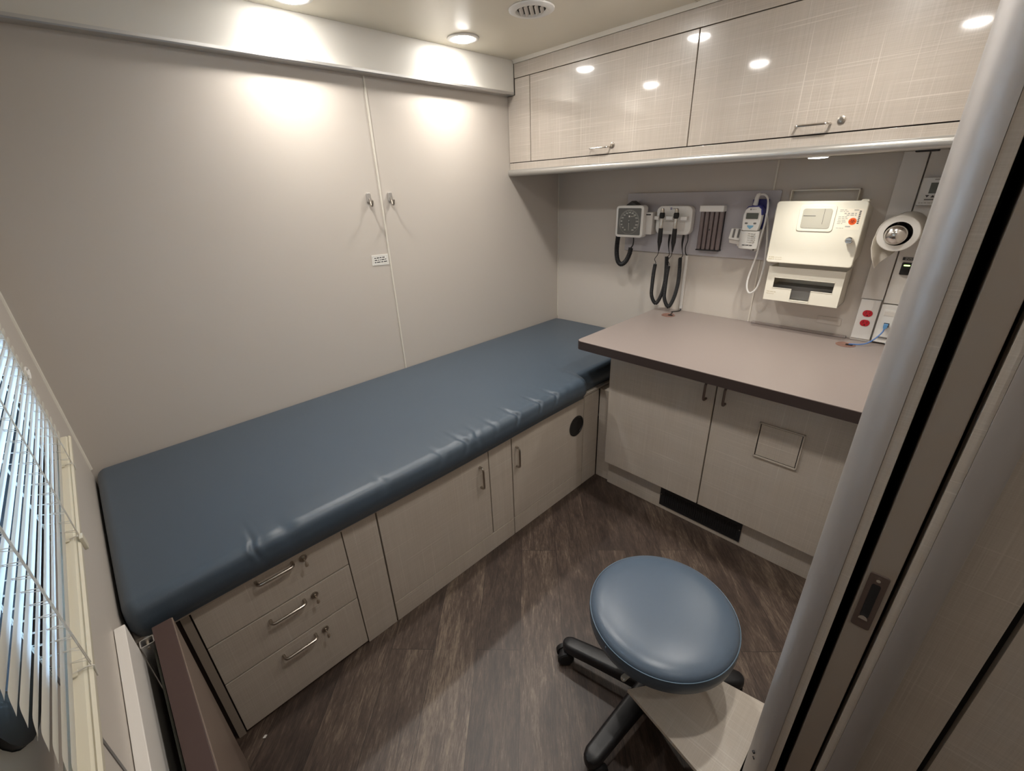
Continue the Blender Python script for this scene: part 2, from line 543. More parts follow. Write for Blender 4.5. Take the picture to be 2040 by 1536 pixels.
# =================================================================== the setting
def build_shell():
    o = MB().box(WL - 0.2, 0.1, -3.1, 0.1, -0.05, 0).build('floor', 'floor', smooth=False); struct(o)
    o = MB().box(WL - 0.2, 0.1, -3.1, 0.1, HC, HC + 0.05).build('ceiling', 'ceiling', smooth=False); struct(o)
    o = MB().box(WL - 0.06, 0.06, 0, 0.06, 0, HC).build('wall_back', 'wall', smooth=False); struct(o)
    o = MB().box(0, 0.06, -3.1, 0, 0, HC).build('wall_right', 'wall', smooth=False); struct(o)
    # window wall with a round-cornered opening
    y0, y1, z0, z1, r = -1.43, -0.58, 0.985, 1.72, 0.09
    hole = rrect(y0, y1, z0, z1, r, 8)
    mb = MB()
    def ring(outer, inner, xa, xb):
        n = len(inner)
        vs = []
        for x in (xa, xb):
            vs += [(x, *p) for p in outer] + [(x, *p) for p in inner]
        fs = []
        for i in range(n):
            j = (i + 1) % n
            fs += [(i, j, n + j, n + i), (2 * n + i, 3 * n + i, 3 * n + j, 2 * n + j),
                   (n + i, n + j, 3 * n + j, 3 * n + i), (i, 2 * n + i, 2 * n + j, j)]
        mb.add(vs, fs)
    Y0, Y1, Z0, Z1 = -3.1, 0.0, 0.0, HC
    outer = []
    for (y, z) in hole:
        cy, cz = (y0 + y1) / 2, (z0 + z1) / 2
        outer.append((Y1 if y > cy else Y0, Z1 if z > cz else Z0))
    # use corner-matched outer points: one quad fan per corner, plus the side strips
    ring(outer, hole, WL, WL - 0.05)
    o = mb.build('wall_left', 'wall', smooth=False); struct(o)
    # window: rubber gasket frame and pane
    w = bpy.data.objects.new('window_1', None); COL.objects.link(w); w.location = (WL - 0.03, (y0 + y1) / 2, z0); struct(w)
    mb = MB()
    def ring2(mb, a, b_, xa, xb):
        n = len(a)
        vs = []
        for x in (xa, xb): vs += [(x, *p) for p in a] + [(x, *p) for p in b_]
        fs = []
        for i in range(n):
            j = (i + 1) % n
            fs += [(i, j, n + j, n + i), (2 * n + i, 3 * n + i, 3 * n + j, 2 * n + j),
                   (n + i, n + j, 3 * n + j, 3 * n + i), (i, 2 * n + i, 2 * n + j, j)]
        mb.add(vs, fs)
    ring2(mb, rrect(y0 + 0.001, y1 - 0.001, z0 + 0.001, z1 - 0.001, r, 8), rrect(y0 + 0.05, y1 - 0.05, z0 + 0.05, z1 - 0.05, r - 0.04, 8), WL + 0.005, WL - 0.055)
    mb.build('window_frame', 'blackrub', w)
    MB().prism(rrect(y0 + 0.03, y1 - 0.03, z0 + 0.03, z1 - 0.03, 0.05, 6), 0, WL - 0.036, WL - 0.04).build('window_pane', 'glass', w)
    # thin wall joints, corner beads
    o = MB().box(-1.2285, -1.2205, -0.004, 0, ZB - 0.1, HC - 0.14).build('trim_1', 'trim', bevel=0.001); struct(o)
    o = MB().box(-0.003, 0, -1.224, -1.217, ZC, 1.548).build('trim_2', 'trim', bevel=0.001); struct(o)
    o = MB().box(-0.006, 0, -0.006, 0, 0.66, 1.545).build('trim_3', 'trim', bevel=0.002); struct(o)
    o = MB().prism([(WL, 0), (WL + 0.006, 0), (WL + 0.004, -0.004), (WL, -0.006)], 2, ZB + 0.002, HC - 0.145).build('trim_4', 'trim'); struct(o)
    # dark joint in the window wall under the blind
    o = MB().box(WL, WL + 0.0012, -1.246, -1.238, 0.0, 0.955).build('trim_5', 'grey'); struct(o)
    # ceiling joint
    o = MB().box(-0.80, XO, -0.985, -0.979, HC - 0.002, HC).build('trim_6', 'trim'); struct(o)
    # light soffit box along the back wall with its alloy lip
    o = MB().box(WL, XO - 0.0005, -0.050, 0, 1.918, HC).build('trim_7', 'soffit', bevel=0.001); struct(o)
    o = MB().prism([(-0.052, 1.9185), (-0.052, 1.910), (-0.048, 1.9065), (0, 1.9065), (0, 1.9185)], 0, WL, XO - 0.0005).build('trim_8', 'alu'); struct(o)
    # crown strip above the overhead cupboard
    o = MB().prism([(XO - 0.012, HC), (XO - 0.003, HC - 0.014), (XO + 0.004, HC - 0.014), (XO + 0.004, HC)], 1, -0.052, YD).build('trim_9', 'trim'); struct(o)
    # doorway wall and pocket for the sliding door (right of the camera)
    XP = -1.565
    o = MB().box(XP + 0.045, 0, YD, YD - 0.053, 0, HC).build('wall_front', 'wall', smooth=False); struct(o)
    o = MB().box(-1.44, 0, -1.974, -1.99, 0, HC).build('wall_hall', 'linen_low', smooth=False); struct(o)
    # bullnose alloy jamb posts
    def post(name, y0, y1, sgn):
        r = 0.036
        ya, yb = (y0, y1)
        pts = [(XP + 0.05, ya)]
        for i in range(9):
            a = math.radians(90 * i / 8)
            pts.append((XP + r - r * math.sin(a), ya + sgn * (r - r * math.cos(a))))
        pts += [(XP, yb), (XP + 0.05, yb)]
        o = MB().prism(pts, 2, 0, HC).build(name, 'alu_post'); struct(o)
        if sgn < 0:
            for y, z in ((-1.8645, 0.326), (-1.8685, 0.309)):
                MB().tube([(XP + 0.0060, y, z), (XP + 0.0100, y + 0.003, z)], 0.0026, 12).build('screw_hole', 'black', o)
    post('trim_10', -1.8525, -1.893, -1)
    post('trim_11', -2.012, -1.974, 1)
    for nm, a, b_ in (('trim_12', -1.8932, -1.9066), ('trim_13', -1.9622, -1.974)):
        o = MB().box(XP + 0.004, XP + 0.05, a, b_, 0, HC).build(nm, 'linen_low', bevel=0.001); struct(o)
    # sliding door standing open in its pocket
    d = bpy.data.objects.new('door_1', None); COL.objects.link(d); d.location = (XP + 0.01, -1.938, 0.0); struct(d)
    MB().box(XP + 0.004, XP + 0.80, -1.9206, -1.9556, 0.008, HC - 0.03).build('door_panel', 'door', d, 0.002)
    pl = MB().prism(rrect(-1.950, -1.926, 0.806, 0.919, 0.004, 4), 0, XP + 0.0045, XP + 0.0015).build('edge_pull', 'nickel_dark' if 'nickel_dark' in M else 'grey', d, 0.0006)
    MB().prism(rrect(-1.9435, -1.9325, 0.83, 0.90, 0.003, 4), 0, XP + 0.0018, XP + 0.0008).build('pull_slot', 'black', pl)
    MB().prism([(-1.944 + 0.012 * (0.5 - 0.5 * math.cos(PI * i / 8)), 0.826 + 0.008 * math.sin(PI * i / 8)) for i in range(9)], 0, XP + 0.0012, XP - 0.001).build('finger_catch', 'chrome', pl)
    MB().cyl((XP + 0.003, -1.938, 0.909), (XP - 0.0005, -1.938, 0.909), 0.0028, 12).build('screw', 'chrome', pl)
    # hall panels to the right of the pocket
    o = MB().box(-1.45, -1.42, -1.99, -2.0945, 0, HC).build('wall_hall_panel', 'linen_low', bevel=0.001); struct(o)
    o = MB().box(-1.45, -1.42, -2.105, -3.1, 0, HC).build('wall_hall_side', 'linen_low', bevel=0.001); struct(o)
    o = MB().box(-1.43, -1.40, -2.0945, -2.105, 0, HC).build('trim_14', 'dark'); struct(o)
    o = MB().box(WL - 0.05, 0.06, -3.1, -3.15, 0, HC).build('wall_hall_end', 'wall', smooth=False); struct(o)
    # ground outside the window
    o = MB().box(-30, WL - 0.3, -15, 15, -1.0, -0.9).build('ground_outside', 'asphalt', smooth=False); struct(o)


M['nickel_dark'] = mat('dark satin steel plate', srgb(112, 98, 92), 0.4, 0.7)
build_shell()


# =================================================================== exam bed
def build_mattress():
    z0, z1 = 0.5405, ZB
    xL, xR = WL + 0.007, -0.012
    yb = -0.006
    def step(x, a, b_):
        t = max(0, min(1, (x - a) / (b_ - a)))
        return t * t * (3 - 2 * t)
    def yf(x):
        return -0.806 + 0.058 * step(x, -0.752, -0.722) + 0.004 * math.sin(x * 5.1)
    # wrinkles along the front edge: centre x, depth, half-width, slant
    wr = [(-2.185, .0042, .0065, .4), (-2.10, .003, .02, -.3), (-1.80, .003, .013, -.6), (-1.58, .0035, .012, -.7), (-1.47, .0055, .010, -.7), (-1.42, .004, .010, .5), (-1.32, .003, .010, -.6),
          (-1.20, .0065, .009, -.9), (-1.06, .006, .008, -.9), (-0.955, .0065, .009, -.9), (-0.86, .0025, .02, .3)]
    ns = 1000
    rc = 0.034
    vs = []
    # section parameters
    def section(x):
        e = min(x - xL, xR - x)
        k = 0.0
        R = 0.03
        if e < R: k = R - math.sqrt(max(R * R - (R - e) ** 2, 0))
        yF, yB_, zT, zb = yf(x) + k, yb - k * 0.6, z1 - k, z0 + k * 0.5
        pts = []
        # start bottom back -> bottom front -> front up -> top -> back
        rb = 0.014
        for i in range(5):
            a = math.radians(180 + 90 * i / 4 + 90) if False else math.radians(-90 * (1 - i / 4))
            pts.append(('b', yB_ - rb + rb * math.cos(a - 0) if False else yB_ - rb + rb * math.cos(math.radians(-90 + 90 * i / 4)), zb + rb + rb * math.sin(math.radians(-90 + 90 * i / 4))))
        for i in range(6):
            a = math.radians(90 * i / 5)
            pts.append(('k', yB_ - 0.016 + 0.016 * math.cos(a), zT - 0.016 + 0.016 * math.sin(a)))
        m = 16
        for i in range(1, m):
            t = i / m
            y = (yB_ - 0.016) + t * ((yF + rc) - (yB_ - 0.016))
            pts.append(('t', y, zT + 0.006 * math.sin(PI * min(1, t * 1.02)) ** 0.6 if 0 < t < 1 else zT))
        for i in range(9):
            a = math.radians(90 + 90 * i / 8)
            pts.append(('f', yF + rc + rc * math.cos(a), zT - rc + rc * math.sin(a)))
        for i in range(1, 6):
            t = i / 6
            pts.append(('s', yF - 0.004 * math.sin(PI * t) + 0.014 * t * t * (1 - step(x, -0.752, -0.722)), (zT - rc) + t * ((zb + rb) - (zT - rc))))
        for i in range(5):
            a = math.radians(180 + 90 * i / 4)
            pts.append(('q', yF + 0.014 * (1 - step(x, -0.752, -0.722)) + rb + rb * math.cos(a), zb + rb + rb * math.sin(a)))
        return pts
    xs = []
    for i in range(ns + 1):
        xs.append(xL + (xR - xL) * i / ns)
    # finer samples at the ends
    xs = sorted(set(xs + [xL + 0.0004, xL + 0.0015, xR - 0.0004, xR - 0.0015]))
    rings = []
    for x in xs:
        sec = section(x)
        row = []
        for kind, y, z in sec:
            p = Vector((x, y, z))
            # distance along the surface from the top front edge
            s = (y - (yf(x) + rc * 0.3)) if z > z1 - rc * 0.35 else -(z1 - rc * 0.35 - z)
            if kind in 'tfs' and y < -0.5:
                w = 0
                for x0, d, hw, sl in wr:
                    xc_ = x0 + sl * (s if s > 0 else -s * 0.6)
                    win = math.exp(-(s / (0.045 if s > 0 else 0.03)) ** 2)
                    u = (x - xc_) / hw
                    w += win * (-d * math.exp(-u * u) + 0.28 * d * math.exp(-(u - 1.9) ** 2) + 0.28 * d * math.exp(-(u + 1.9) ** 2))
                nrm = Vector((0, -0.6, 0.8)) if kind == 'f' else (Vector((0, 0, 1)) if kind == 't' else Vector((0, -1, 0)))
                p += nrm * w
            row.append(p)
        rings.append(row)
    n = len(rings[0])
    mb = MB()
    vs = [p for r_ in rings for p in r_]
    fs = []
    for i in range(len(rings) - 1):
        for k in range(n):
            a, c = i * n + k, i * n + (k + 1) % n
            fs.append((a, a + n, c + n, c))
    fs.append(tuple(range(n)))
    fs.append(tuple(range((len(rings) - 1) * n, len(rings) * n))[::-1])
    mb.add(vs, fs)
    o = mb.build('exam_mattress', 'vinyl', ang=60)
    tag(o, 'long slate blue vinyl exam mattress lying on the cabinets along the back wall', 'mattress')


build_mattress()


def lock(parent, p, out, name='lock', key=True, up=(0, 0, 1)):
    p, out = Vector(p), Vector(out)
    o = MB().tube([p, p + out * 0.004, p + out * 0.005], [0.011, 0.011, 0.009], 20).tube([p + out * 0.005, p + out * 0.009], 0.006, 16).build(name, 'nickel', parent)
    if key:
        q = p + out * 0.008
        mb = MB()
        mb.tube([q, q + out * 0.012 + Vector((0, 0, -0.002))], 0.0016, 8)
        c = q + out * 0.017 + Vector((0, 0, -0.008))
        mb.tube([c + Vector((0, 0, 0.009)), c + Vector((0, 0, 0.003)), c + Vector((0, 0, -0.006)), c + Vector((0, 0, -0.009))], [0.002, 0.005, 0.005, 0.002], 8)
        mb.build('key', 'key', o)
    return o


def build_bed_base():
    yf, th = YB, 0.018
    out = (0, -1, 0)
    zt = 0.525
    # platform board
    o = MB().prism([(WL + 0.003, -0.003), (WL + 0.003, -0.772), (-0.735, -0.772), (-0.735, -0.7595), (-0.003, -0.7595), (-0.003, -0.003)], 2, 0.5285, 0.5395).build('bed_platform', 'linen_low', bevel=0.001)
    tag(o, 'thin pale board directly under the blue exam mattress', 'board')
    # drawer unit
    t = thing('drawer_cabinet', 'linen-look cabinet with three stacked key-lock drawers at the window end', 'cabinet', (-2.09, -0.4, 0))
    MB().box(-2.385, -1.8365, -0.003, yf + th + 0.001, 0.0, zt + 0.002).build('body', 'brown', t)  # body coloured dark to put shade into the gaps between fronts
    MB().box(-2.3750, -2.3555, yf + th, yf + 0.002, 0, zt).build('side_filler', 'door', t, 0.001)
    zs = [(0.3840, zt - 0.001), (0.2310, 0.3790), (0.012, 0.2262)]
    for (a, b_), h, l in zip(zs, [0.507, 0.353, 0.198], [0.501, 0.348, 0.192]):
        d = MB().box(-2.352, -1.9545, yf + th, yf, a, b_).build('drawer', 'linen_low', t, 0.0015)
        handle(d, (-2.202, yf, h), (-2.105, yf, h), out, rise=0.022)
        lock(d, (-2.074, yf, l), out)
    MB().box(-1.9515, -1.8365, yf + th, yf, 0.001, zt).build('stile', 'linen_low', t, 0.0015)
    # left door cabinet
    t = thing('storage_cabinet', 'linen-look single-door cabinet under the bed, right beside the drawers', 'cabinet', (-1.53, -0.4, 0))
    MB().box(-1.8315, -1.2105, -0.003, yf + th + 0.001, 0, zt + 0.002).build('body', 'brown', t)
    d = MB().box(-1.8315, -1.3405, yf + th, yf, 0.095, zt - 0.004).build('door', 'linen_low', t, 0.0015)
    handle(d, (-1.388, yf, 0.468), (-1.388, yf, 0.370), out, rise=0.022)
    MB().box(-1.336, -1.2105, yf + th, yf, 0.095, zt).build('stile', 'linen_low', t, 0.0015)
    MB().box(-1.8315, -1.2105, yf + th, yf - 0.0005, 0.001, 0.0925).build('toe_panel', 'linen_low', t, 0.001)
    # right door cabinet
    t = thing('storage_cabinet', 'linen-look single-door cabinet under the bed with a round black hole by the corner', 'cabinet', (-0.9, -0.4, 0))
    MB().box(-1.2065, -0.575, -0.003, yf + th + 0.001, 0, zt + 0.002).build('body', 'brown', t)
    d = MB().box(-1.2045, -0.7025, yf + th, yf, 0.095, zt - 0.004).build('door', 'linen_low', t, 0.0015)
    handle(d, (-1.182, yf, 0.466), (-1.182, yf, 0.368), out, rise=0.022)
    g_ = MB().lathe([(0.050, 0.0), (0.054, -0.002), (0.0545, -0.004), (0.048, -0.004), (0.046, 0.0)], (-0.760, yf + 0.001, 0.389), 1, 40).build('cable_port', 'black', d)
    MB().lathe([(0.046, -0.0012), (0.046, 0.002)], (-0.760, yf, 0.389), 1, 40).build('port_recess', 'dark', g_)
    MB().box(-0.6985, -0.575, yf + th, yf, 0.001, zt).build('stile', 'linen_low', t, 0.001)
    MB().box(-1.2065, -0.7025, yf + th, yf - 0.0005, 0.001, 0.0925).build('toe_panel', 'linen_low', t, 0.001)


build_bed_base()


# =================================================================== counter
def build_counter():
    r = 0.028
    ya, yb = -0.747, YD + 0.002
    def top(inset=0.0):
        pts = [(-0.004, ya - inset), ]
        pts = [(-0.002, ya - inset)]
        x = XC + inset
        for i in range(9):
            a = math.radians(90 * i / 8)
            pts.append((x + r - r * math.sin(a), ya - inset - r + r * math.cos(a)))
        pts += [(x, yb), (-0.002, yb)]
        return pts
    t = thing('countertop', 'taupe work counter with a dark brown edge and rounded corner', 'countertop', (-0.4, -1.3, ZC - 0.038))
    MB().prism(top(0.0), 2, ZC - 0.040, ZC - 0.0015).build('edge_band', 'brown', t, 0.001)
    MB().prism(top(0.0015), 2, ZC - 0.002, ZC).build('laminate_top', 'counter', t)
    MB().box(-0.022, -0.002, -1.24, -1.622, ZC, ZC + 0.008).build('rear_strip', 'counter', t, 0.002)
    for c in ((-0.133, -0.868), (-0.112, -1.640)):
        gm = MB().lathe([(0.034, 0.0), (0.0345, 0.0015), (0.032, 0.003), (0.029, 0.003), (0.028, 0.0015), (0.027, 0.001)], (c[0], c[1], ZC), 2, 36).build('cable_grommet', 'grommet', t)
        MB().prism([(c[0] - 0.008, c[1] - 0.024), (c[0] + 0.008, c[1] - 0.024), (c[0] + 0.008, c[1]), (c[0] - 0.008, c[1])], 2, ZC + 0.003, ZC + 0.0036).build('cable_slot', 'dark', gm)
    # base cabinet
    t = thing('counter_cabinet', 'linen-look two-door base cabinet under the taupe work counter', 'cabinet', (-0.4, -1.38, 0))
    xd = -0.625
    MB().box(-0.003, xd + 0.02, -0.852, yb, 0.156, ZC - 0.041).build('body', 'brown', t)  # dark colour here supplies the shade in the door gaps
    MB().box(-0.003, -0.575, -0.858, yb, 0.0, 0.1555).build('plinth', 'linen_low', t)
    MB().box(-0.5745, -0.5865, -0.846, yb, 0.001, 0.1545).build('toe_panel', 'linen_low', t, 0.001)
    MB().box(-0.003, -0.570, YB - 0.002, -0.856, 0.0, 0.528).build('side_panel', 'linen_low', t, 0.001)
    d = MB().box(xd + 0.018, xd, -0.847, -1.3375, 0.1515, ZC - 0.046).build('door', 'linen_low', t, 0.0015)
    handle(d, (xd, -1.305, 0.742), (xd, -1.305, 0.668), (-1, 0, 0), r=0.005, m='nickel_dark')
    d = MB().box(xd + 0.018, xd, -1.3425, yb, 0.1515, ZC - 0.046).build('door', 'linen_low', t, 0.0015)
    handle(d, (xd, -1.381, 0.742), (xd, -1.381, 0.668), (-1, 0, 0), r=0.005, m='nickel_dark')
    # access panel with a raised frame
    fr_ = MB()
    y0, y1, z0, z1, w = -1.516, -1.667, 0.490, 0.639, 0.005
    for b6 in ((y0, y1, z1 - w, z1), (y0, y1, z0, z0 + w), (y0, y0 - w, z0, z1), (y1 + w, y1, z0, z1)):
        fr_.box(xd - 0.008, xd - 0.0002, *b6)
    f_ = fr_.build('access_frame', 'linen_low', d, 0.001)
    MB().box(xd - 0.0008, xd - 0.0002, y0 - w, y1 + w, z0 + w, z1 - w).build('frame_gap', 'dark', f_)
    MB().box(xd - 0.004, xd - 0.0009, y0 - w - 0.003, y1 + w + 0.003, z0 + w + 0.003, z1 - w - 0.003).build('access_cover', 'linen_low', f_, 0.001)
    # black heater vent in the toe panel
    v = MB().box(-0.5868, -0.5905, -1.152, -1.530, 0.024, 0.150).build('heater_vent', 'black', t, 0.001)
    mb = MB()
    for i in range(34):
        y = -1.175 - i * 0.0100
        mb.box(-0.5906, -0.5925, y, y - 0.004, 0.04, 0.105)
    mb.build('louvres', 'blackrub', v)
    for y, z in ((-1.158, 0.088), (-1.523, 0.088)):
        MB().cyl((-0.5905, y, z), (-0.592, y, z), 0.003, 10).build('screw', 'nickel', v)


build_counter()


# =================================================================== overhead cupboard
def build_overhead():
    yb = YD + 0.002
    t = thing('overhead_cupboard', 'long linen-look overhead cupboard with two glossy lift-up doors and pale bullnose rail', 'cupboard', (-0.2, -0.95, 1.533))
    MB().box(-0.003, XO + 0.02, -0.003, yb, 1.5455, 1.5475).build('underside', 'linen_low', t)
    MB().box(-0.003, XO + 0.02, -0.003, yb, 1.548, 1.905).box(-0.003, XO + 0.02, -0.055, yb, 1.905, HC - 0.002).build('body', 'brown', t)  # darkened behind the doors so their gaps look shaded
    z1, z2 = 1.5995, 1.9763
    # filler, fascia and doors
    MB().prism([(0 - 0.002, z1 + 0.002), (-0.1565, z1 + 0.002), (-0.1565, z2 - 0.002), (-0.055, z2 - 0.002), (-0.055, 1.905), (-0.002, 1.905)], 0, XO + 0.019, XO).build('filler_panel', 'linen', t, 0.001)
    MB().box(XO + 0.019, XO, -0.053, yb, z2 + 0.001, HC - 0.015).build('fascia', 'linen', t, 0.001)
    MB().box(XO + 0.019, XO, -0.002, yb, 1.566, z1 - 0.0015).build('lower_fascia', 'linen', t, 0.001)
    for (a, b_), h0, h1, lk in (((-0.160, -0.9985), -0.545, -0.645, -0.655), ((-1.0025, yb), -1.378, -1.474, -1.502)):
        d = MB().box(XO + 0.019, XO, a, b_, z1 + 0.0020, z2 - 0.0020).build('door', 'linen', t, 0.0012)
        handle(d, (XO, h0, 1.627), (XO, h1, 1.627), (-1, 0, 0), r=0.0038, rise=0.026, m='chrome')
        lock(d, (XO, lk, 1.634), (-1, 0, 0), key=False)
    # bullnose rail
    pts = [(XO + 0.019, 1.5675)]
    r = 0.0165
    for i in range(11):
        a = math.radians(90 + 180 * i / 10)
        pts.append((XO - 0.002 + (r * 0.85) * math.cos(a), 1.5505 + r * math.sin(a)))
    pts.append((XO + 0.019, 1.534))
    MB().prism(pts, 1, -0.002, yb).build('bullnose_rail', 'alu_rail', t)


M['alu_rail'] = mat('pearl aluminium rail', srgb(176, 173, 168), 0.3, 0.55, var=0.01)
build_overhead()


# =================================================================== lamps and vent on the ceiling
def build_lights():
    spots = [(-0.838, -0.176, 'round recessed ceiling light near the back wall, beside the round air vent', True),
             (-1.535, -0.176, 'round recessed ceiling light near the back wall, over the middle of the bed', True),
             (-0.800, -0.815, 'round recessed ceiling light in front of the overhead cupboard', True),
             (-1.545, -0.815, 'round recessed ceiling light over the middle of the room', True),
             (-1.590, -1.660, 'round recessed ceiling light just inside the doorway', True),
             (-0.800, -1.560, 'round recessed ceiling light over the end of the work counter', False)]
    first = None
    lamp = bpy.data.lights.new('downlight_lamp', 'SPOT')
    lamp.energy = DOWNLIGHT_W
    lamp.color = DOWNLIGHT_COL
    lamp.spot_size = math.radians(152)
    lamp.spot_blend = 1.0
    lamp.shadow_soft_size = 0.022
    for x, y, lab, _ in spots:
        if first is None:
            t = thing('recessed_light', lab, 'ceiling light', (x, y, HC), 'recessed ceiling lights')
            MB().lathe([(0.067, -0.0005), (0.0665, -0.004), (0.060, -0.007), (0.046, -0.005), (0.043, -0.0005)], (x, y, HC), 2, 48).build('trim_ring', 'white', t)
            MB().lathe([(0.0425, -0.0008), (0.041, -0.007), (0.031, -0.0125), (0.016, -0.0155), (0.001, -0.016)], (x, y, HC), 2, 36).build('lens', 'lamp', t)
            l = bpy.data.objects.new('bulb', lamp); COL.objects.link(l); l.parent = t; l.location = (0, 0, -0.022)
            first = t
            continue
        t = first.copy(); COL.objects.link(t); t.location = (x, y, HC); t['label'] = lab
        for ch in list(first.children):
            c = ch.copy(); COL.objects.link(c); c.parent = t
    t = first.copy(); COL.objects.link(t); t.location = (-2.05, -2.45, HC); t['label'] = 'added unseen ceiling light in the hall, brightening the door jamb'  # added lamp out of view, keeps the jamb posts from going dark
    for ch in list(first.children):
        c = ch.copy()
        if c.type == 'LIGHT':
            c.data = lamp.copy(); c.data.energy = HALL_FILL_W
        COL.objects.link(c); c.parent = t
    # round air vent
    c = (-0.847, -0.574, HC)
    t = thing('ceiling_vent', 'round white ceiling air vent with slanted louvres', 'vent', c)
    MB().lathe([(0.088 * 0.93, -0.0005), (0.081, -0.005), (0.072, -0.009), (0.058, -0.009), (0.052, -0.004), (0.050, -0.0005)], c, 2, 56).build('vent_ring', 'white', t)
    MB().lathe([(0.052, -0.0008), (0.052, -0.002)], c, 2, 40).build('vent_throat', 'dark', t)
    mb = MB()
    for i in range(-2, 3):
        off = i * 0.0185
        hl = math.sqrt(max(0.049 ** 2 - off ** 2, 1e-6))
        a = math.radians(38)
        ux, uy = math.cos(a), math.sin(a)
        px, py = -uy, ux
        cx, cy = c[0] + px * off, c[1] + py * off
        vs = []
        for s_ in (-1, 1):
            for (dd, dz) in ((-0.006, -0.002), (0.004, -0.009), (0.006, -0.009), (-0.003, -0.002)):
                vs.append((cx + ux * hl * s_ + px * dd, cy + uy * hl * s_ + py * dd, HC + dz))
        mb.add(vs, [(0, 1, 2, 3), (7, 6, 5, 4), (0, 4, 5, 1), (1, 5, 6, 2), (2, 6, 7, 3), (3, 7, 4, 0)])
    mb.build('louvres', 'offwhite', t)
    # puck light under the cupboard and its lamp
    c = (-0.330, -1.440, 1.5455)
    t = thing('under_cabinet_light', 'small glowing puck light under the overhead cupboard above the sharps box', 'light', c)
    MB().lathe([(0.034, -0.0001), (0.034, -0.010), (0.031, -0.012), (0.029, -0.010)], c, 2, 36).build('housing', 'white', t)
    MB().lathe([(0.029, -0.003), (0.028, -0.0135), (0.001, -0.015)], c, 2, 32).build('lens', 'puck', t)
    ld = bpy.data.lights.new('puck_lamp', 'SPOT')
    ld.energy = PUCK_W; ld.color = (1.0, 0.95, 0.84); ld.spot_size = math.radians(135); ld.spot_blend = 1.0; ld.shadow_soft_size = 0.012
    l = bpy.data.objects.new('bulb', ld); COL.objects.link(l); l.parent = t; l.location = (0, 0, -0.02)
    o = MB().box(-0.09, -0.12, -1.675, -1.737, 1.5375, 1.5453).build('cupboard_catch', 'black', bevel=0.002)
    tag(o, 'small black catch under the right end of the overhead cupboard', 'catch')


build_lights()


# =================================================================== back wall fittings
def build_hooks():
    first = None
    for x, lab in ((-1.2865, 'chrome coat hook on the back wall, left of the panel joint'), (-1.1825, 'chrome coat hook on the back wall, right of the panel joint')):
        if first: 
            t = first.copy(); COL.objects.link(t); t.location.x = x; t['label'] = lab
            for ch in first.children:
                c = ch.copy(); COL.objects.link(c); c.parent = t
            continue
        z = 1.452
        t = thing('coat_hook', lab, 'hook', (x, -0.001, z - 0.028), 'coat hooks on the back wall')
        MB().prism(rrect(x - 0.0095, x + 0.0095, z - 0.012, z + 0.026, 0.006, 6), 1, -0.0005, -0.012).build('back_plate', 'alu', t, 0.002)
        pts = [(x, -0.010, z + 0.004), (x, -0.014, z - 0.012), (x, -0.020, z - 0.024), (x, -0.029, z - 0.024), (x, -0.034, z - 0.012), (x, -0.035, z - 0.004)]
        MB().tube(smooth_path(pts, 6), 0.0042, 12).build('prong', 'nickel', t)
        first = t


build_hooks()


def dashes(parent, name, m, rows, plane, fixed, out, rng):
    """printed lines of word-like marks. rows: (u0,u1,v,h). plane 'xz' or 'yz'"""
    mb = MB()
    for u0, u1, v, h in rows:
        s = 1 if u1 > u0 else -1
        u = u0
        L_ = abs(u1 - u0)
        while abs(u - u0) < L_ - h:
            w = min(rng.uniform(1.2, 4.2) * h, L_ - abs(u - u0))
            a, b_ = u, u + s * w
            if plane == 'xz': mb.box(a, b_, fixed, fixed + out, v - h / 2, v + h / 2)
            else: mb.box(fixed, fixed + out, a, b_, v - h / 2, v + h / 2)
            u = b_ + s * h * 0.8
    return mb.build(name, m, parent, smooth=False)


rng = random.Random(3)
t = thing('notice_sticker', 'small white printed notice sticker on the back wall left of the joint', 'sticker', (-1.275, -0.001, 1.175))
MB().prism([(-1.3165, 1.1755), (-1.2335, 1.1715), (-1.2335, 1.2185), (-1.3145, 1.2205)], 1, -0.0005, -0.0018).build('sheet', 'label', t)
dashes(t, 'print', 'ink', [(-1.303, -1.246, 1.206, .0042), (-1.303, -1.244, 1.1965, .0042), (-1.304, -1.242, 1.187, .0042)], 'xz', -0.0018, -0.0004, rng)
mb = MB()
for b4 in ((-1.310, -1.239, 1.214, 1.2148), (-1.310, -1.239, 1.178, 1.1788), (-1.3105, -1.3097, 1.178, 1.2148), (-1.2398, -1.239, 1.178, 1.2148)):
    mb.box(b4[0], b4[1], -0.0018, -0.0022, b4[2], b4[3])
mb.build('border', 'pale_ink', t, smooth=False)


# =================================================================== instruments on the right wall
def text_mesh(txt, size, loc, m, parent, name='lettering', rot=(PI / 2, 0, -PI / 2), align='CENTER'):
    cu = bpy.data.curves.new('txt', 'FONT')
    cu.body = txt; cu.size = size; cu.align_x = align; cu.align_y = 'CENTER'; cu.extrude = 0.0003
    ob = bpy.data.objects.new('txt', cu)
    COL.objects.link(ob)
    dg = bpy.context.evaluated_depsgraph_get()
    me = bpy.data.meshes.new_from_object(ob.evaluated_get(dg))
    bpy.data.objects.remove(ob)
    R = Euler(rot).to_matrix().to_4x4()
    me.transform(R)
    base = Vector((0, 0, 0)); p = parent
    while p is not None:
        base += p.location; p = p.parent
    me.transform(Matrix.Translation(Vector(loc) - base))
    me.materials.clear(); me.materials.append(M[m])
    o = bpy.data.objects.new(name, me); COL.objects.link(o); o.parent = parent
    return o


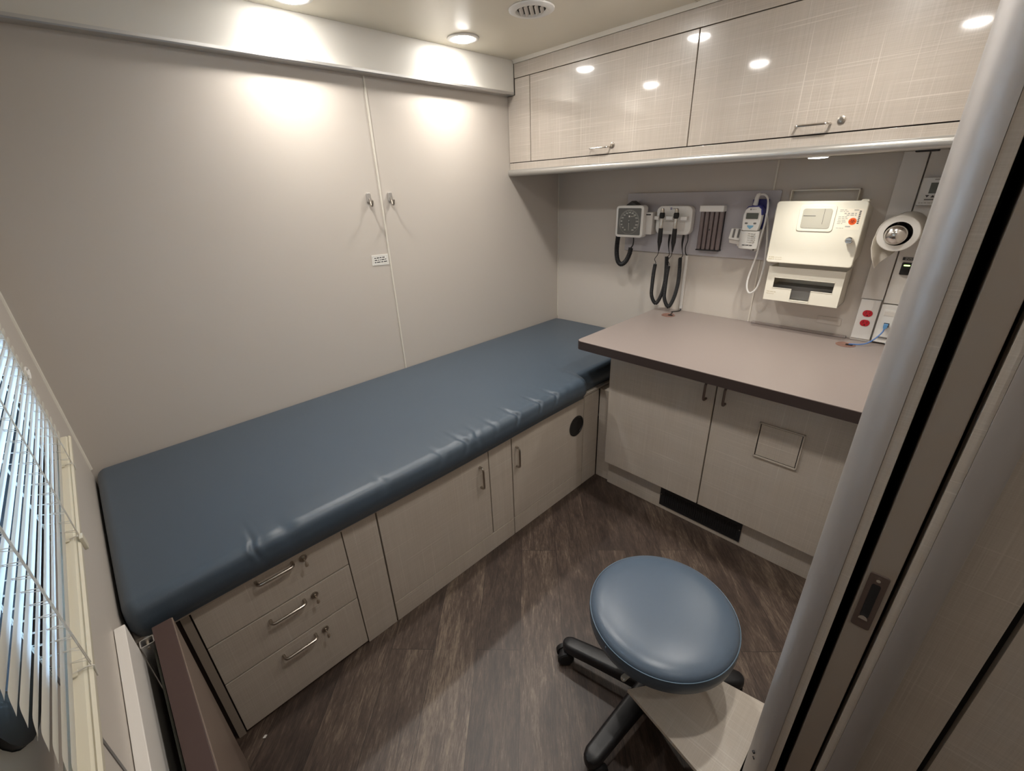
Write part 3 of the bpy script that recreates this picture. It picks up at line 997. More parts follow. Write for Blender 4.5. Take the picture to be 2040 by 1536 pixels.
def join_texts(items, m, parent, name):
    """several small texts in one printed mesh"""
    bm = bmesh.new()
    for txt, size, loc in items:
        cu = bpy.data.curves.new('txt', 'FONT')
        cu.body = txt; cu.size = size; cu.align_x = 'CENTER'; cu.align_y = 'CENTER'; cu.extrude = 0.0002
        ob = bpy.data.objects.new('txt', cu); COL.objects.link(ob)
        dg = bpy.context.evaluated_depsgraph_get()
        me = bpy.data.meshes.new_from_object(ob.evaluated_get(dg))
        bpy.data.objects.remove(ob)
        me.transform(Euler((PI / 2, 0, -PI / 2)).to_matrix().to_4x4())
        me.transform(Matrix.Translation(loc))
        bm.from_mesh(me)
    base = Vector((0, 0, 0)); p = parent
    while p is not None:
        base += p.location; p = p.parent
    bmesh.ops.translate(bm, verts=bm.verts, vec=-base)
    me = bpy.data.meshes.new(name); bm.to_mesh(me); bm.free()
    me.materials.append(M[m])
    o = bpy.data.objects.new(name, me); COL.objects.link(o); o.parent = parent
    return o


def logo(parent, y, z, x, s=0.007, dark='blue'):
    """small square mark followed by a short pale word-mark"""
    o = MB().box(x, x - 0.0006, y, y - s, z, z + s).build('brand_mark', dark, parent, smooth=False)
    MB().box(x - 0.0006, x - 0.0009, y - s * 0.3, y - s * 0.7, z + s * 0.3, z + s * 0.7).build('mark_centre', 'white', o, smooth=False)
    dashes(parent, 'brand_print', 'pale_ink', [(y - s * 1.6, y - s * 4.2, z + s * 0.5, s * 0.5)], 'yz', x, -0.0004, random.Random(5))


def build_backboard():
    o = MB().prism(rrect(-1.258, -0.502, 1.131, 1.427, 0.006, 4), 0, -0.001, -0.012).build('instrument_board', 'grey_board', bevel=0.001)
    tag(o, 'long light grey acrylic board on the right wall behind the instruments', 'board')


build_backboard()


def build_gauge():
    t = thing('blood_pressure_gauge', 'square white wall blood pressure gauge with round dark dial and coiled black hose', 'gauge', (-0.05, -0.572, 1.21))
    xf = -0.10
    y0, y1, z0, z1 = -0.490, -0.656, 1.2105, 1.3705
    b_ = MB().prism(rrect(y1, y0, z0, z1, 0.018, 6), 0, xf + 0.045, xf).build('housing', 'white', t, 0.004, 3)
    MB().prism(rrect(y1 + 0.014, y0 - 0.014, z0 + 0.013, z1 - 0.013, 0.006, 5), 0, xf + 0.002, xf - 0.0015).build('dial_plate', 'dial', t)
    cy, cz = -0.574, 1.289
    mb = MB()
    for i in range(61):
        a = math.radians(-118 + 236 * i / 60)   # from straight up
        # scale runs around the ring
        r0, r1 = (0.0525, 0.0585) if i % 4 == 0 else (0.0555, 0.0585)
        dy, dz = -math.sin(a), math.cos(a)
        py, pz = -dz, dy
        w = 0.0005
        vs = []
        for r_, ww in ((r0, w), (r1, w)):
            vs += [(xf - 0.0016, cy + dy * r_ + py * ww, cz + dz * r_ + pz * ww), (xf - 0.0016, cy + dy * r_ - py * ww, cz + dz * r_ - pz * ww)]
        mb.add(vs, [(0, 1, 3, 2)])
    mb.build('scale_ticks', 'white', t, smooth=False)
    mb = MB()
    for r0, r1 in ((0.0605, 0.0613),):
        n = 64
        vs = []
        for i in range(n):
            a = 2 * PI * i / n
            vs += [(xf - 0.0017, cy + r0 * math.cos(a), cz + r0 * math.sin(a)), (xf - 0.0017, cy + r1 * math.cos(a), cz + r1 * math.sin(a))]
        mb.add(vs, [(2 * i, 2 * i + 1, (2 * i + 3) % (2 * n), (2 * i + 2) % (2 * n)) for i in range(n)])
    mb.build('dial_ring', 'pale_ink', t, smooth=False)
    items = []
    for k, v in enumerate(range(20, 301, 20)):
        a = math.radians(-150 + 300 * k / 14)
        items.append((str(v), 0.0095, (xf - 0.0018, cy - math.sin(a) * 0.0465, cz + math.cos(a) * 0.0465)))
    join_texts(items, 'label', t, 'scale_numerals')
    MB().tube([(xf - 0.003, cy + 0.001, cz + 0.010), (xf - 0.003, cy, cz - 0.044)], [0.0012, 0.0005], 6).build('needle', 'label', t)
    MB().cyl((xf - 0.001, cy, cz), (xf - 0.004, cy, cz), 0.003, 16).build('needle_hub', 'black', t)
    logo(t, cy + 0.004, cz + 0.024, xf - 0.0016, 0.008, 'white')
    # wall bracket and cuff basket behind it
    MB().prism(rrect(-0.62, -0.53, 1.25, 1.33, 0.01, 4), 0, -0.012, xf + 0.044).build('wall_bracket', 'black', t, 0.002)
    MB().prism([(-0.530, 1.37), (-0.565, 1.392), (-0.600, 1.37)], 0, -0.03, -0.075).build('hanger_tab', 'black', t, 0.002)
    bk = MB().box(-0.013, -0.072, -0.640, -0.693, 1.226, 1.336).build('cuff_basket', 'offwhite', t, 0.004)
    MB().box(-0.0725, -0.074, -0.652, -0.682, 1.322, 1.328).build('cuff_slot', 'black', bk)
    # hose
    p = [(-0.085, -0.502, 1.212), (-0.088, -0.500, 1.17), (-0.09, -0.502, 1.125), (-0.09, -0.512, 1.082), (-0.09, -0.534, 1.064), (-0.088, -0.560, 1.080), (-0.086, -0.580, 1.12), (-0.084, -0.586, 1.155)]
    MB().tube(coil_path(p, 0.0098, 0.0066, 10), 0.0036, 6).build('coiled_hose', 'blackrub', t)
    MB().tube(smooth_path(p, 8), 0.0085, 8).tube([(-0.085, -0.500, 1.216), (-0.088, -0.500, 1.17)], 0.0105, 12).build('hose_core', 'blackrub', t)
    MB().tube(smooth_path([(-0.084, -0.586, 1.155), (-0.083, -0.596, 1.17), (-0.08, -0.597, 1.19), (-0.078, -0.594, 1.213)], 6), 0.0035, 8).build('hose_tail', 'blackrub', t)


build_gauge()


def build_diagnostic():
    t = thing('diagnostic_wall_unit', 'white rounded wall charging unit holding two black instrument handles', 'medical wall unit', (-0.04, -0.80, 1.228))
    y0, y1, z0, z1 = -0.702, -0.892, 1.229, 1.3665
    MB().prism(rrect(y1, y0, z0, z1, 0.03, 7), 0, -0.0125, -0.052).build('housing', 'white', t, 0.006, 3)
    MB().prism(rrect(-0.862, -0.732, 1.248, 1.292, 0.006, 4), 0, -0.050, -0.0535).build('cradle_recess', 'offwhite', t, 0.001)
    MB().box(-0.054, -0.080, -0.706, -0.732, 1.301, 1.319).box(-0.054, -0.080, -0.768, -0.808, 1.301, 1.319).box(-0.054, -0.080, -0.846, -0.880, 1.301, 1.319).box(-0.052, -0.058, -0.706, -0.880, 1.301, 1.319).build('cradle_bar', 'white', t, 0.004)
    logo(t, -0.776, 1.349, -0.0522, 0.009, 'blue')
    for (yh, bot, rr, lab, n) in ((-0.7535, (-0.752, 0.877), -0.7905, 'left-hand black instrument handle with coiled cord hanging in the white wall unit', 'otoscope'),
                                  (-0.829, (-0.825, 0.873), -0.864, 'right-hand black instrument handle with coiled cord hanging in the white wall unit', 'ophthalmoscope')):
        s = thing(n, lab, 'medical instrument', (-0.085, yh, 1.20), 'diagnostic instrument handles')
        x = -0.088
        MB().lathe([(0.0105, 1.262), (0.0112, 1.25), (0.0112, 1.195), (0.009, 1.186), (0.006, 1.17), (0.003, 1.15)], (x, yh, 0), 2, 24).build('grip', 'black', s)
        MB().lathe([(0.0085, 1.262), (0.0088, 1.268), (0.0088, 1.303), (0.008, 1.309)], (x, yh, 0), 2, 24).build('battery_collar', 'chrome', s)
        MB().lathe([(0.0090, 1.309), (0.0130, 1.316), (0.0135, 1.330), (0.0105, 1.337)], (x, yh, 0), 2, 24).build('instrument_head', 'blackrub', s)
        MB().lathe([(0.0095, 1.337), (0.0098, 1.345), (0.0072, 1.355), (0.003, 1.357)], (x, yh, 0), 2, 20).build('head_cap', 'nickel', s)
        # strain relief, thin lead, coil, thin lead back up
        ya, yb_ = bot[0], rr
        zb = bot[1]
        yl = yh + 0.012
        coil = [(x, yl, 1.082 if n == 'otoscope' else 1.079), (x, yl + 0.004, 1.04), (x, yl + 0.006, 0.97), (x, yl + 0.003, 0.912), (x, (yl + rr) / 2, zb - 0.002), (x + .01, rr + 0.004, 0.915), (x + .02, rr - 0.004, 0.975), (x + .025, rr - 0.004, 1.04), (x + .03, rr + 0.003, 1.118)]
        if n == 'ophthalmoscope':
            coil = [(p_[0], p_[1], p_[2] - (0.004 if 2 < i < 6 else 0)) for i, p_ in enumerate(coil)]
        MB().tube(coil_path(coil, 0.0074, 0.0056, 9), 0.0030, 6).tube(smooth_path(coil, 8), 0.0058, 8).build('coiled_cord', 'blackrub', s)
        MB().tube(smooth_path([(x, yh, 1.152), (x, yh + 0.004, 1.13), (x, yl + 0.006, 1.108), (x, yl - 0.002, 1.09), (x, yl, 1.082)], 6), 0.0018, 8).build('lead', 'blackrub', s)
        up = smooth_path([(x + .03, rr + 0.003, 1.118), (x + .035, rr - 0.006, 1.13), (x + .038, rr + 0.002, 1.16), (x + .04, rr + 0.006, 1.19), (x + .04, rr + 0.004, 1.230)], 6)
        MB().tube(up, [0.0018] * (len(up) - 14) + [0.0018 + 0.0035 * min(1, i / 9) for i in range(14)], 8).build('strain_relief', 'blackrub', s)
    # power lead of the wall unit, down the raceway and into the counter
    o = MB().tube(smooth_path([(-0.03, -0.874, 1.232), (-0.03, -0.876, 1.20), (-0.028, -0.868, 1.17), (-0.02, -0.868, 1.14), (-0.010, -0.873, 1.126)], 6), 0.0022, 8).build('power_lead', 'blackrub')
    tag(o, 'short thin black lead from the white wall unit to the white cord cover', 'cord')
    o = MB().prism([(-0.8785, 0.846), (-0.8665, 0.846), (-0.8665, 1.1265), (-0.8785, 1.1265)], 0, -0.0005, -0.012).build('cord_cover', 'white', bevel=0.002)
    tag(o, 'narrow white vertical cord cover between instrument board and counter', 'cord cover')
    o = MB().tube(smooth_path([(-0.008, -0.874, 0.848), (-0.018, -0.878, 0.8395), (-0.045, -0.872, 0.8385), (-0.07, -0.856, 0.8385), (-0.085, -0.866, 0.8385), (-0.11, -0.872, 0.840), (-0.132, -0.880, 0.8385)], 8), 0.0022, 8).build('black_cord', 'blackrub')
    tag(o, 'thin black cord running over the counter into the left grommet', 'cord')


build_diagnostic()


def build_specula():
    t = thing('specula_dispenser', 'specula dispenser of smoky tubes under a white cap', 'dispenser', (-0.03, -0.983, 1.16))
    MB().box(-0.0125, -0.052, -0.926, -1.040, 1.340, 1.3675).build('cap', 'white', t, 0.002)
    for i in range(5):
        y = -0.937 - i * 0.0227
        MB().lathe([(0.009, 1.165), (0.0102, 1.168), (0.0102, 1.340)], (-0.032, y, 0), 2, 20).build('tube', 'tube', t)
    MB().box(-0.0125, -0.021, -0.930, -1.037, 1.165, 1.340).build('back_plate', 'black', t)
    MB().box(-0.0125, -0.044, -0.927, -1.040, 1.160, 1.166).build('base_lip', 'black', t, 0.001)
    MB().cyl((-0.020, -0.9825 + 0.0, 1.258), (-0.0445, -0.9825, 1.258), 0.003, 10).build('release_pin', 'black', t)


build_specula()


def build_thermometer():
    t = thing('thermometer_cradle', 'white wall cradle with two probe slots holding the thermometer', 'holder', (-0.05, -1.15, 1.175))
    MB().prism([(-1.120, 1.190), (-1.205, 1.172), (-1.216, 1.180), (-1.222, 1.268), (-1.130, 1.268)][::-1], 0, -0.0125, -0.045).build('rear_shell', 'white', t, 0.004)
    # curved front pocket
    pts = [(-0.0455, -1.136), (-0.074, -1.140), (-0.088, -1.155), (-0.092, -1.180), (-0.088, -1.205), (-0.074, -1.219), (-0.0455, -1.222)]
    MB().prism(pts, 2, 1.186, 1.262).build('front_pocket', 'white', t, 0.003)
    w = MB().prism([(-1.084, 1.224), (-1.134, 1.216), (-1.139, 1.270), (-1.092, 1.270)][::-1], 0, -0.0125, -0.062).build('probe_wells', 'white', t, 0.003)
    for y in (-1.100, -1.122):
        MB().prism([(y, 1.230), (y - 0.009, 1.229), (y - 0.012, 1.268), (y - 0.003, 1.268)], 0, -0.0621, -0.0635).build('well_slot', 'grey', w)
    MB().prism([(-1.084, 1.222), (-1.137, 1.214), (-1.137, 1.196), (-1.086, 1.204)], 0, -0.0125, -0.050).build('lower_wing', 'offwhite', t, 0.003)
    dashes(t, 'instructions', 'pale_ink', [(-1.178, -1.212, 1.252 - i * 0.009, .0035) for i in range(5)], 'yz', -0.0915, -0.0009, rng)
    dashes(t, 'small_print', 'ink', [(-1.160, -1.205, 1.203, .0035)], 'yz', -0.0915, -0.0009, rng)
    MB().cyl((-0.044, -1.197, 1.179), (-0.047, -1.197, 1.179), 0.004, 14).build('screw', 'ink', t)
    # thermometer
    s = thing('thermometer', 'white handheld electronic thermometer with grey screen and blue button', 'thermometer', (-0.07, -1.18, 1.263))
    ol = [(-1.146, 1.2635), (-1.142, 1.300), (-1.142, 1.330), (-1.148, 1.352), (-1.160, 1.362), (-1.200, 1.364), (-1.213, 1.354), (-1.218, 1.330), (-1.217, 1.300), (-1.211, 1.2635)]
    MB().prism(ol, 0, -0.052, -0.088).build('body', 'white', s, 0.006, 3)
    MB().prism(rrect(-1.212, -1.152, 1.310, 1.342, 0.004, 4), 0, -0.087, -0.0892).build('screen_bezel', 'offwhite', s)
    MB().prism(rrect(-1.2065, -1.156, 1.3135, 1.3385, 0.003, 4), 0, -0.0888, -0.0897).build('screen', 'screen', s)
    for y in (-1.161, -1.197):
        MB().prism(rrect(y - 0.006, y + 0.006, 1.292, 1.299, 0.003, 4), 0, -0.087, -0.0893).build('button', 'grey', s)
    MB().prism([(-1.167, 1.287), (-1.193, 1.287), (-1.192, 1.281), (-1.180, 1.271), (-1.168, 1.281)], 0, -0.087, -0.0893).build('button', 'lblue', s)
    logo(s, -1.168, 1.350, -0.0882, 0.006, 'ink')
    MB().prism([(-1.148, 1.352), (-1.158, 1.366), (-1.205, 1.369), (-1.219, 1.352), (-1.221, 1.330), (-1.214, 1.330), (-1.212, 1.354), (-1.200, 1.364), (-1.160, 1.362)], 0, -0.050, -0.086).build('blue_cover', 'blue', s, 0.001)
    # box of probe covers behind
    o = MB().box(-0.0125, -0.045, -1.158, -1.218, 1.270, 1.392).build('probe_cover_box', 'blue', bevel=0.002)
    tag(o, 'dark blue carton of probe covers standing behind the white thermometer', 'carton')
    # probe with its long white lead
    p = thing('thermometer_probe', 'white thermometer probe with long looped white cord hanging below', 'probe', (-0.06, -1.185, 1.36))
    MB().tube([(-0.060, -1.176, 1.370), (-0.062, -1.178, 1.384), (-0.064, -1.180, 1.400), (-0.064, -1.183, 1.410), (-0.062, -1.190, 1.414)], [0.011, 0.0095, 0.0085, 0.0085, 0.006], 16).build('probe_grip', 'white', p)
    cord = [(-0.062, -1.190, 1.412), (-0.064, -1.208, 1.411), (-0.066, -1.224, 1.395), (-0.066, -1.230, 1.360), (-0.066, -1.231, 1.33), (-0.070, -1.232, 1.29), (-0.070, -1.226, 1.22), (-0.070, -1.222, 1.15), (-0.070, -1.206, 1.06), (-0.070, -1.208, 1.01), (-0.070, -1.224, 0.988), (-0.066, -1.246, 1.008), (-0.062, -1.256, 1.06), (-0.058, -1.258, 1.13), (-0.055, -1.250, 1.22), (-0.052, -1.236, 1.30), (-0.050, -1.224, 1.335)]
    MB().tube(smooth_path(cord, 8), 0.0042, 8).build('probe_cord', 'white', p)


build_thermometer()


def build_sharps():
    t = thing('sharps_cabinet', 'cream locking wall cabinet for a sharps container with orange biohazard label', 'sharps cabinet', (-0.08, -1.44, 1.145))
    y0, y1, z0, z1 = -1.291, -1.595, 1.147, 1.388
    # tapered body behind door
    MB().prism([(-0.001, z0 + 0.03), (-0.142, z0 + 0.004), (-0.142, z1 - 0.004), (-0.001, z1 - 0.03)], 1, y0 - 0.006, y1 + 0.006).build('body', 'cream', t, 0.004)
    d = MB().prism(rrect(y1, y0, z0, z1, 0.012, 5), 0, -0.142, -0.160).build('door', 'cream', t, 0.004, 3)
    MB().prism(rrect(-1.593, -1.568, z1 - 0.006, z1 + 0.005, 0.005, 4), 0, -0.115, -0.155).build('corner_ear', 'cream', d, 0.003)
    MB().prism(rrect(-1.502, -1.379, 1.277, 1.374, 0.012, 5), 0, -0.1598, -0.1635).build('window_bezel', 'cream', d, 0.0015)
    w = MB().prism(rrect(-1.490, -1.392, 1.289, 1.361, 0.009, 5), 0, -0.1633, -0.1648).build('viewing_window', 'window_grey', d)
    MB().box(-0.1648, -0.1653, -1.396, -1.438, 1.3335, 1.3355).box(-0.1648, -0.1653, -1.464, -1.4650, 1.304, 1.360).build('fill_lines', 'ink', w, smooth=False)
    l = MB().prism(rrect(-1.586, -1.508, 1.287, 1.361, 0.003, 3), 0, -0.1598, -0.1604).build('warning_label', 'label_cream', d)
    dashes(l, 'label_print', 'pale_ink', [(-1.512, -1.536, 1.356, .003), (-1.512, -1.540, 1.351, .0025), (-1.556, -1.570, 1.356, .004), (-1.528, -1.566, 1.344, .0045), (-1.536, -1.566, 1.338, .0035),
                                         (-1.512, -1.540, 1.332, .003), (-1.512, -1.542, 1.326, .003), (-1.512, -1.540, 1.320, .003), (-1.512, -1.540, 1.314, .003), (-1.512, -1.530, 1.308, .003), (-1.540, -1.556, 1.298, .005), (-1.512, -1.536, 1.292, .002)], 'yz', -0.1604, -0.0003, rng)
    dashes(l, 'colour_code', 'ink', [(-1.573, -1.579, 1.352 - i * 0.006, .004) for i in range(8)], 'yz', -0.1604, -0.0003, rng)
    bz = MB().cyl((-0.1604, -1.559, 1.3165), (-0.1609, -1.559, 1.3165), 0.0125, 28).build('biohazard_disc', 'orange', l)
    mb = MB()
    n = 20
    for k in range(3):
        a0 = math.radians(90 + 120 * k)
        cy, cz = -1.559 + 0.0048 * math.cos(a0), 1.3165 + 0.0048 * math.sin(a0)
        vs = []
        for i in range(n):
            a = a0 + math.radians(35) + math.radians(290) * i / (n - 1)
            for r_ in (0.0032, 0.0046):
                vs.append((-0.1612, cy + r_ * math.cos(a), cz + r_ * math.sin(a)))
        mb.add(vs, [(2 * i, 2 * i + 1, 2 * i + 3, 2 * i + 2) for i in range(n - 1)])
    vs = []
    for i in range(n + 1):
        a = 2 * PI * i / n
        for r_ in (0.0042, 0.0052): vs.append((-0.1613, -1.559 + r_ * math.cos(a), 1.3165 + r_ * math.sin(a)))
    mb.add(vs, [(2 * i, 2 * i + 1, 2 * i + 3, 2 * i + 2) for i in range(n)])
    mb.build('biohazard_symbol', 'orange_dark', bz, smooth=False)
    lk = MB().lathe([(0.0115, -0.1598), (0.0125, -0.165), (0.0125, -0.178), (0.010, -0.181)][::-1], (0, -1.566, 1.250), 0, 24).build('lock', 'chrome', d)
    MB().prism(rrect(-1.575, -1.557, 1.2475, 1.2515, 0.0015, 3), 0, -0.181, -0.190).build('key_tab', 'nickel', lk)
    e = dashes(d, 'embossed_text', 'cream_dark', [(-1.300, -1.322, 1.170, .0035), (-1.325, -1.350, 1.170, .002), (-1.300, -1.322, 1.162, .0035), (-1.325, -1.350, 1.162, .002)], 'yz', -0.1600, -0.0004, rng)
    for z in (1.190, 1.340):
        MB().cyl((-0.150, -1.289, z - 0.014), (-0.150, -1.289, z + 0.014), 0.0035, 10).build('hinge', 'nickel', t)
    # folded wire-thin bracket tray above
    x0 = -0.001
    mb = MB()
    MB().box(x0, -0.003, -1.303, -1.533, 1.362, 1.4225).build('bracket_back', 'wall', t)
    mb.box(x0, -0.030, -1.299, -1.303, 1.360, 1.4255).box(x0, -0.030, -1.533, -1.537, 1.360, 1.4265).box(x0, -0.030, -1.299, -1.537, 1.4225, 1.4265)
    mb.build('hanging_bracket', 'cream', t, 0.0008)
    # glove box holder below
    t = thing('glove_dispenser', 'cream wall glove-box holder with a T-shaped opening, below the sharps cabinet', 'glove holder', (-0.06, -1.44, 0.98))
    y0, y1, z0, z1 = -1.299, -1.578, 0.981, 1.126
    MB().box(-0.001, -0.008, y0, y1, z0, z1 + 0.015).box(-0.001, -0.120, y0, y0 - 0.004, z0, z1 + 0.0).box(-0.001, -0.120, y1, y1 + 0.004, z0, z1).box(-0.001, -0.118, y0, y1, z0, z0 + 0.004).build('tray', 'cream', t, 0.001)
    # front plate with T opening
    X0, X1 = -0.117, -0.122
    mb = MB()
    P_out = [(y0, z0), (y0, z1), (y1, z1), (y1, z0)]
    hy0, hy1, hz1, hz0 = -1.328, -1.550, 1.080, 1.036
    sy0, sy1, sz = -1.402, -1.475, 0.989
    mb.box(X0, X1, y0, y1, hz1, z1).box(X0, X1, y0, hy0, hz0, hz1).box(X0, X1, hy1, y1, hz0, hz1)
    mb.box(X0, X1, y0, sy0, z0, hz0).box(X0, X1, sy1, y1, z0, hz0).box(X0, X1, sy0, sy1, z0, sz)
    mb.build('front_plate', 'cream', t)
    mb = MB()
    rim = smooth_path([(0, 0, 0), (1, 0, 0)], 2)
    loop = [(hy0, hz1), (hy0, hz0), (sy0, hz0), (sy0, sz), (sy1, sz), (sy1, hz0), (hy1, hz0), (hy1, hz1), (hy0, hz1)]
    mb.tube([(X1, y, z) for y, z in loop], 0.0018, 6)
    mb.build('slot_rim', 'cream', t)
    dashes(t, 'embossed_text', 'cream_dark', [(-1.308, -1.350, 1.018, .003), (-1.308, -1.338, 1.009, .0025)], 'yz', X1, -0.0004, rng)
    MB().box(-0.010, -0.085, y0 - 0.02, y1 + 0.02, z0 + 0.006, z0 + 0.062).build('inner_shelf', 'grey', t, 0.002)
    o = MB().prism(rrect(-1.590, -1.500, 0.880, 0.912, 0.004, 3), 0, -0.0005, -0.0035).build('wall_cover_plate', 'wall', bevel=0.001)
    tag(o, 'small blank beige cover plate low on the right wall below the glove holder', 'cover plate')


M['label_cream'] = mat('cream label', srgb(232, 224, 208), 0.45)
M['cream_dark'] = mat('shaded cream lettering', srgb(196, 186, 162), 0.45)
build_sharps()


def build_utility():
    # two white service panels
    o = MB().prism([(-1.635, 1.012), (-1.7055, 1.012), (-1.7055, 1.545), (-1.635, 1.545)], 0, -0.0005, -0.020).build('service_panel', 'offwhite', bevel=0.0015)
    tag(o, 'tall pale service panel beside the sharps cabinet, above the red outlets', 'panel', 'pale service panels')
    o = MB().prism([(-1.7095, 1.002), (YD + 0.003, 1.002), (YD + 0.003, 1.545), (-1.7095, 1.545)], 0, -0.0005, -0.018).build('service_panel', 'offwhite', bevel=0.0015)
    tag(o, 'tall pale service panel carrying thermostat and rocker switch', 'panel', 'pale service panels')
    # red duplex outlet plate
    t = thing('red_outlet', 'white plate with two red power outlets above the counter', 'outlet', (-0.02, -1.67, 0.843))
    MB().box(-0.0005, -0.026, -1.6385, -1.7035, 0.846, 1.010).build('cover_plate', 'white', t, 0.002)
    MB().box(-0.0005, -0.020, -1.637, -1.705, ZC + 0.001, 0.846).build('lower_box', 'offwhite', t, 0.001)
    for z in (0.954, 0.914):
        r_ = MB().prism(rrect(-1.6885, -1.6555, z - 0.0135, z + 0.0135, 0.0133, 6), 0, -0.026, -0.029).build('socket', 'red', t, 0.001)
        MB().box(-0.029, -0.0294, -1.6655, -1.6672, z - 0.001, z + 0.008).box(-0.029, -0.0294, -1.6785, -1.6800, z - 0.001, z + 0.007).prism(rrect(-1.675, -1.670, z - 0.010, z - 0.0055, 0.002, 3), 0, -0.029, -0.0294).build('socket_slots', 'dark', r_, smooth=False)
    # data plate
    t = thing('network_plate', 'white network socket plate right of the red outlets', 'socket plate', (-0.02, -1.75, 0.84))
    MB().box(-0.0005, -0.025, -1.7095, -1.785, 0.843, 0.998).build('cover_plate', 'white', t, 0.002)
    MB().prism(rrect(-1.765, -1.722, 0.868, 0.978, 0.002, 2), 0, -0.025, -0.028).build('insert', 'white', t, 0.001)
    MB().box(-0.028, -0.0295, -1.7235, -1.760, 0.955, 0.972).build('blank_port', 'offwhite', t, 0.001)
    MB().box(-0.028, -0.0295, -1.7235, -1.760, 0.862, 0.866).build('label_slot', 'grey', t)
    MB().box(-0.028, -0.0285, -1.733, -1.750, 0.909, 0.926).build('port', 'dark', t)
    c = thing('network_cable', 'blue network cable from the wall socket into the counter grommet', 'cable', (-0.05, -1.70, ZC))
    MB().prism([(-1.7345, 0.924), (-1.7485, 0.924), (-1.7475, 0.910), (-1.742, 0.904), (-1.735, 0.908)], 0, -0.0287, -0.048).build('plug', 'blue_plug', c, 0.001)
    MB().tube(smooth_path([(-0.042, -1.7400, 0.908), (-0.048, -1.738, 0.892), (-0.062, -1.725, 0.868), (-0.082, -1.705, 0.8475), (-0.096, -1.685, 0.8415), (-0.105, -1.666, 0.8405), (-0.112, -1.650, 0.8400)], 10), 0.0026, 10).build('wire', 'blue_cable', c)
    # thermostat
    t = thing('thermostat', 'white wall thermostat with small grey screen, high above the paper roll', 'thermostat', (-0.03, -1.75, 1.365))
    MB().prism(rrect(-1.790, -1.713, 1.366, 1.457, 0.004, 3), 0, -0.0185, -0.040).build('housing', 'white', t, 0.003)
    MB().box(-0.040, -0.0408, -1.738, -1.775, 1.405, 1.440).build('screen', 'screen', t)
    MB().prism([(-1.732, 1.400), (-1.743, 1.400), (-1.7375, 1.392)], 0, -0.040, -0.042).build('down_button', 'ink', t)
    MB().prism([(-1.747, 1.392), (-1.758, 1.392), (-1.7525, 1.400)], 0, -0.040, -0.042).build('up_button', 'ink', t)
    MB().box(-0.040, -0.0415, -1.732, -1.757, 1.383, 1.387).build('mode_bar', 'grey', t, 0.0005)
    dashes(t, 'print', 'pale_ink', [(-1.720, -1.770, 1.374, .003), (-1.745, -1.775, 1.450, .004)], 'yz', -0.040, -0.0004, rng)
    # rocker switch
    t = thing('rocker_switch', 'black rocker switch with green light on the pale panel', 'switch', (-0.03, -1.74, 1.115))
    MB().prism(rrect(-1.760, -1.7285, 1.117, 1.163, 0.004, 4), 0, -0.0185, -0.026).build('rocker', 'black', t, 0.002)
    MB().prism(rrect(-1.757, -1.7315, 1.120, 1.140, 0.003, 4), 0, -0.026, -0.030).build('rocker_pad', 'blackrub', t, 0.001)
    MB().prism(rrect(-1.754, -1.735, 1.1505, 1.155, 0.002, 3), 0, -0.026, -0.0275).build('indicator', 'green', t)
    pl = MB().box(-0.0185, -0.020, -1.7255, -1.7585, 1.171, 1.182).build('name_plate', 'black', t)
    dashes(pl, 'plate_print', 'pale_ink', [(-1.733, -1.757, 1.179, .0022), (-1.733, -1.757, 1.1745, .0022)], 'yz', -0.020, -0.0004, rng)
    # paper roll on its bracket
    t = thing('paper_roll', 'white paper roll on a horizontal steel spindle with domed end', 'paper roll', (-0.15, -1.71, 1.22))
    cy, cz = -1.7115, 1.288
    R_ = 0.0575
    xs0, xs1 = -0.030, -0.272
    n = 48
    MB().lathe([(0.0385, xs1), (R_ - 0.002, xs1), (R_, xs1 + 0.002), (R_, xs0), (0.0385, xs0), (0.0385, xs1)], (0, cy, cz), 0, n, close=False).build('roll', 'paper', t)
    MB().lathe([(0.0370, xs1 + 0.004), (0.0384, xs1 + 0.004), (0.0384, xs0), (0.0370, xs0), (0.0370, xs1 + 0.004)], (0, cy, cz), 0, 32, close=False).build('core_tube', 'dark', t)
    sp = MB().lathe([(0.006, -0.018), (0.006, xs1 - 0.002)][::-1], (0, cy, cz - 0.006), 0, 16).build('spindle', 'chrome', t)
    prof = [(0.0330 * math.cos(math.radians(a)), (xs1 + 0.004) - 0.030 * math.sin(math.radians(a))) for a in range(0, 90, 10)]
    prof = [(0.0330, xs1 + 0.03)] + prof + [(0.0008, xs1 + 0.004 - 0.030)]
    MB().lathe(prof, (0, cy + 0.004, cz - 0.0035), 0, 40).build('end_dome', 'chrome', sp)
    MB().box(-0.0185, -0.026, cy + 0.03, cy - 0.03, cz - 0.045, cz + 0.04).build('wall_bracket', 'alu', t, 0.003)
    # loose sheet hanging from the roll
    prof = []
    for i in range(12):
        a = math.radians(70 + 115 * i / 11)
        prof.append((cy - (R_ + 0.001) * math.cos(a) * 1.0, cz + (R_ + 0.001) * math.sin(a)))
    y_, z_ = prof[-1]
    tail = [(cy + 0.062, cz - 0.022), (cy + 0.061, cz - 0.050), (cy + 0.052, cz - 0.082), (cy + 0.036, cz - 0.118)]
    prof = [(cy + (R_ + 0.001) * math.cos(a), cz + (R_ + 0.001) * math.sin(a)) for a in [math.radians(70 - 8 * i) for i in range(10)]] + tail
    xsn = 14
    vs, fs = [], []
    for i in range(xsn + 1):
        f = i / xsn
        x = xs1 - 0.001 + (xs0 - xs1) * f
        for k, (y, z) in enumerate(prof):
            kk = max(0, k - 9) / 4
            vs.append((x, y + 0.004 * kk * math.sin(f * 5) - 0.02 * kk * kk * f, z + kk * 0.035 * f))
    m_ = len(prof)
    for i in range(xsn):
        for k in range(m_ - 1):
            a = i * m_ + k
            fs.append((a, a + 1, a + 1 + m_, a + m_))
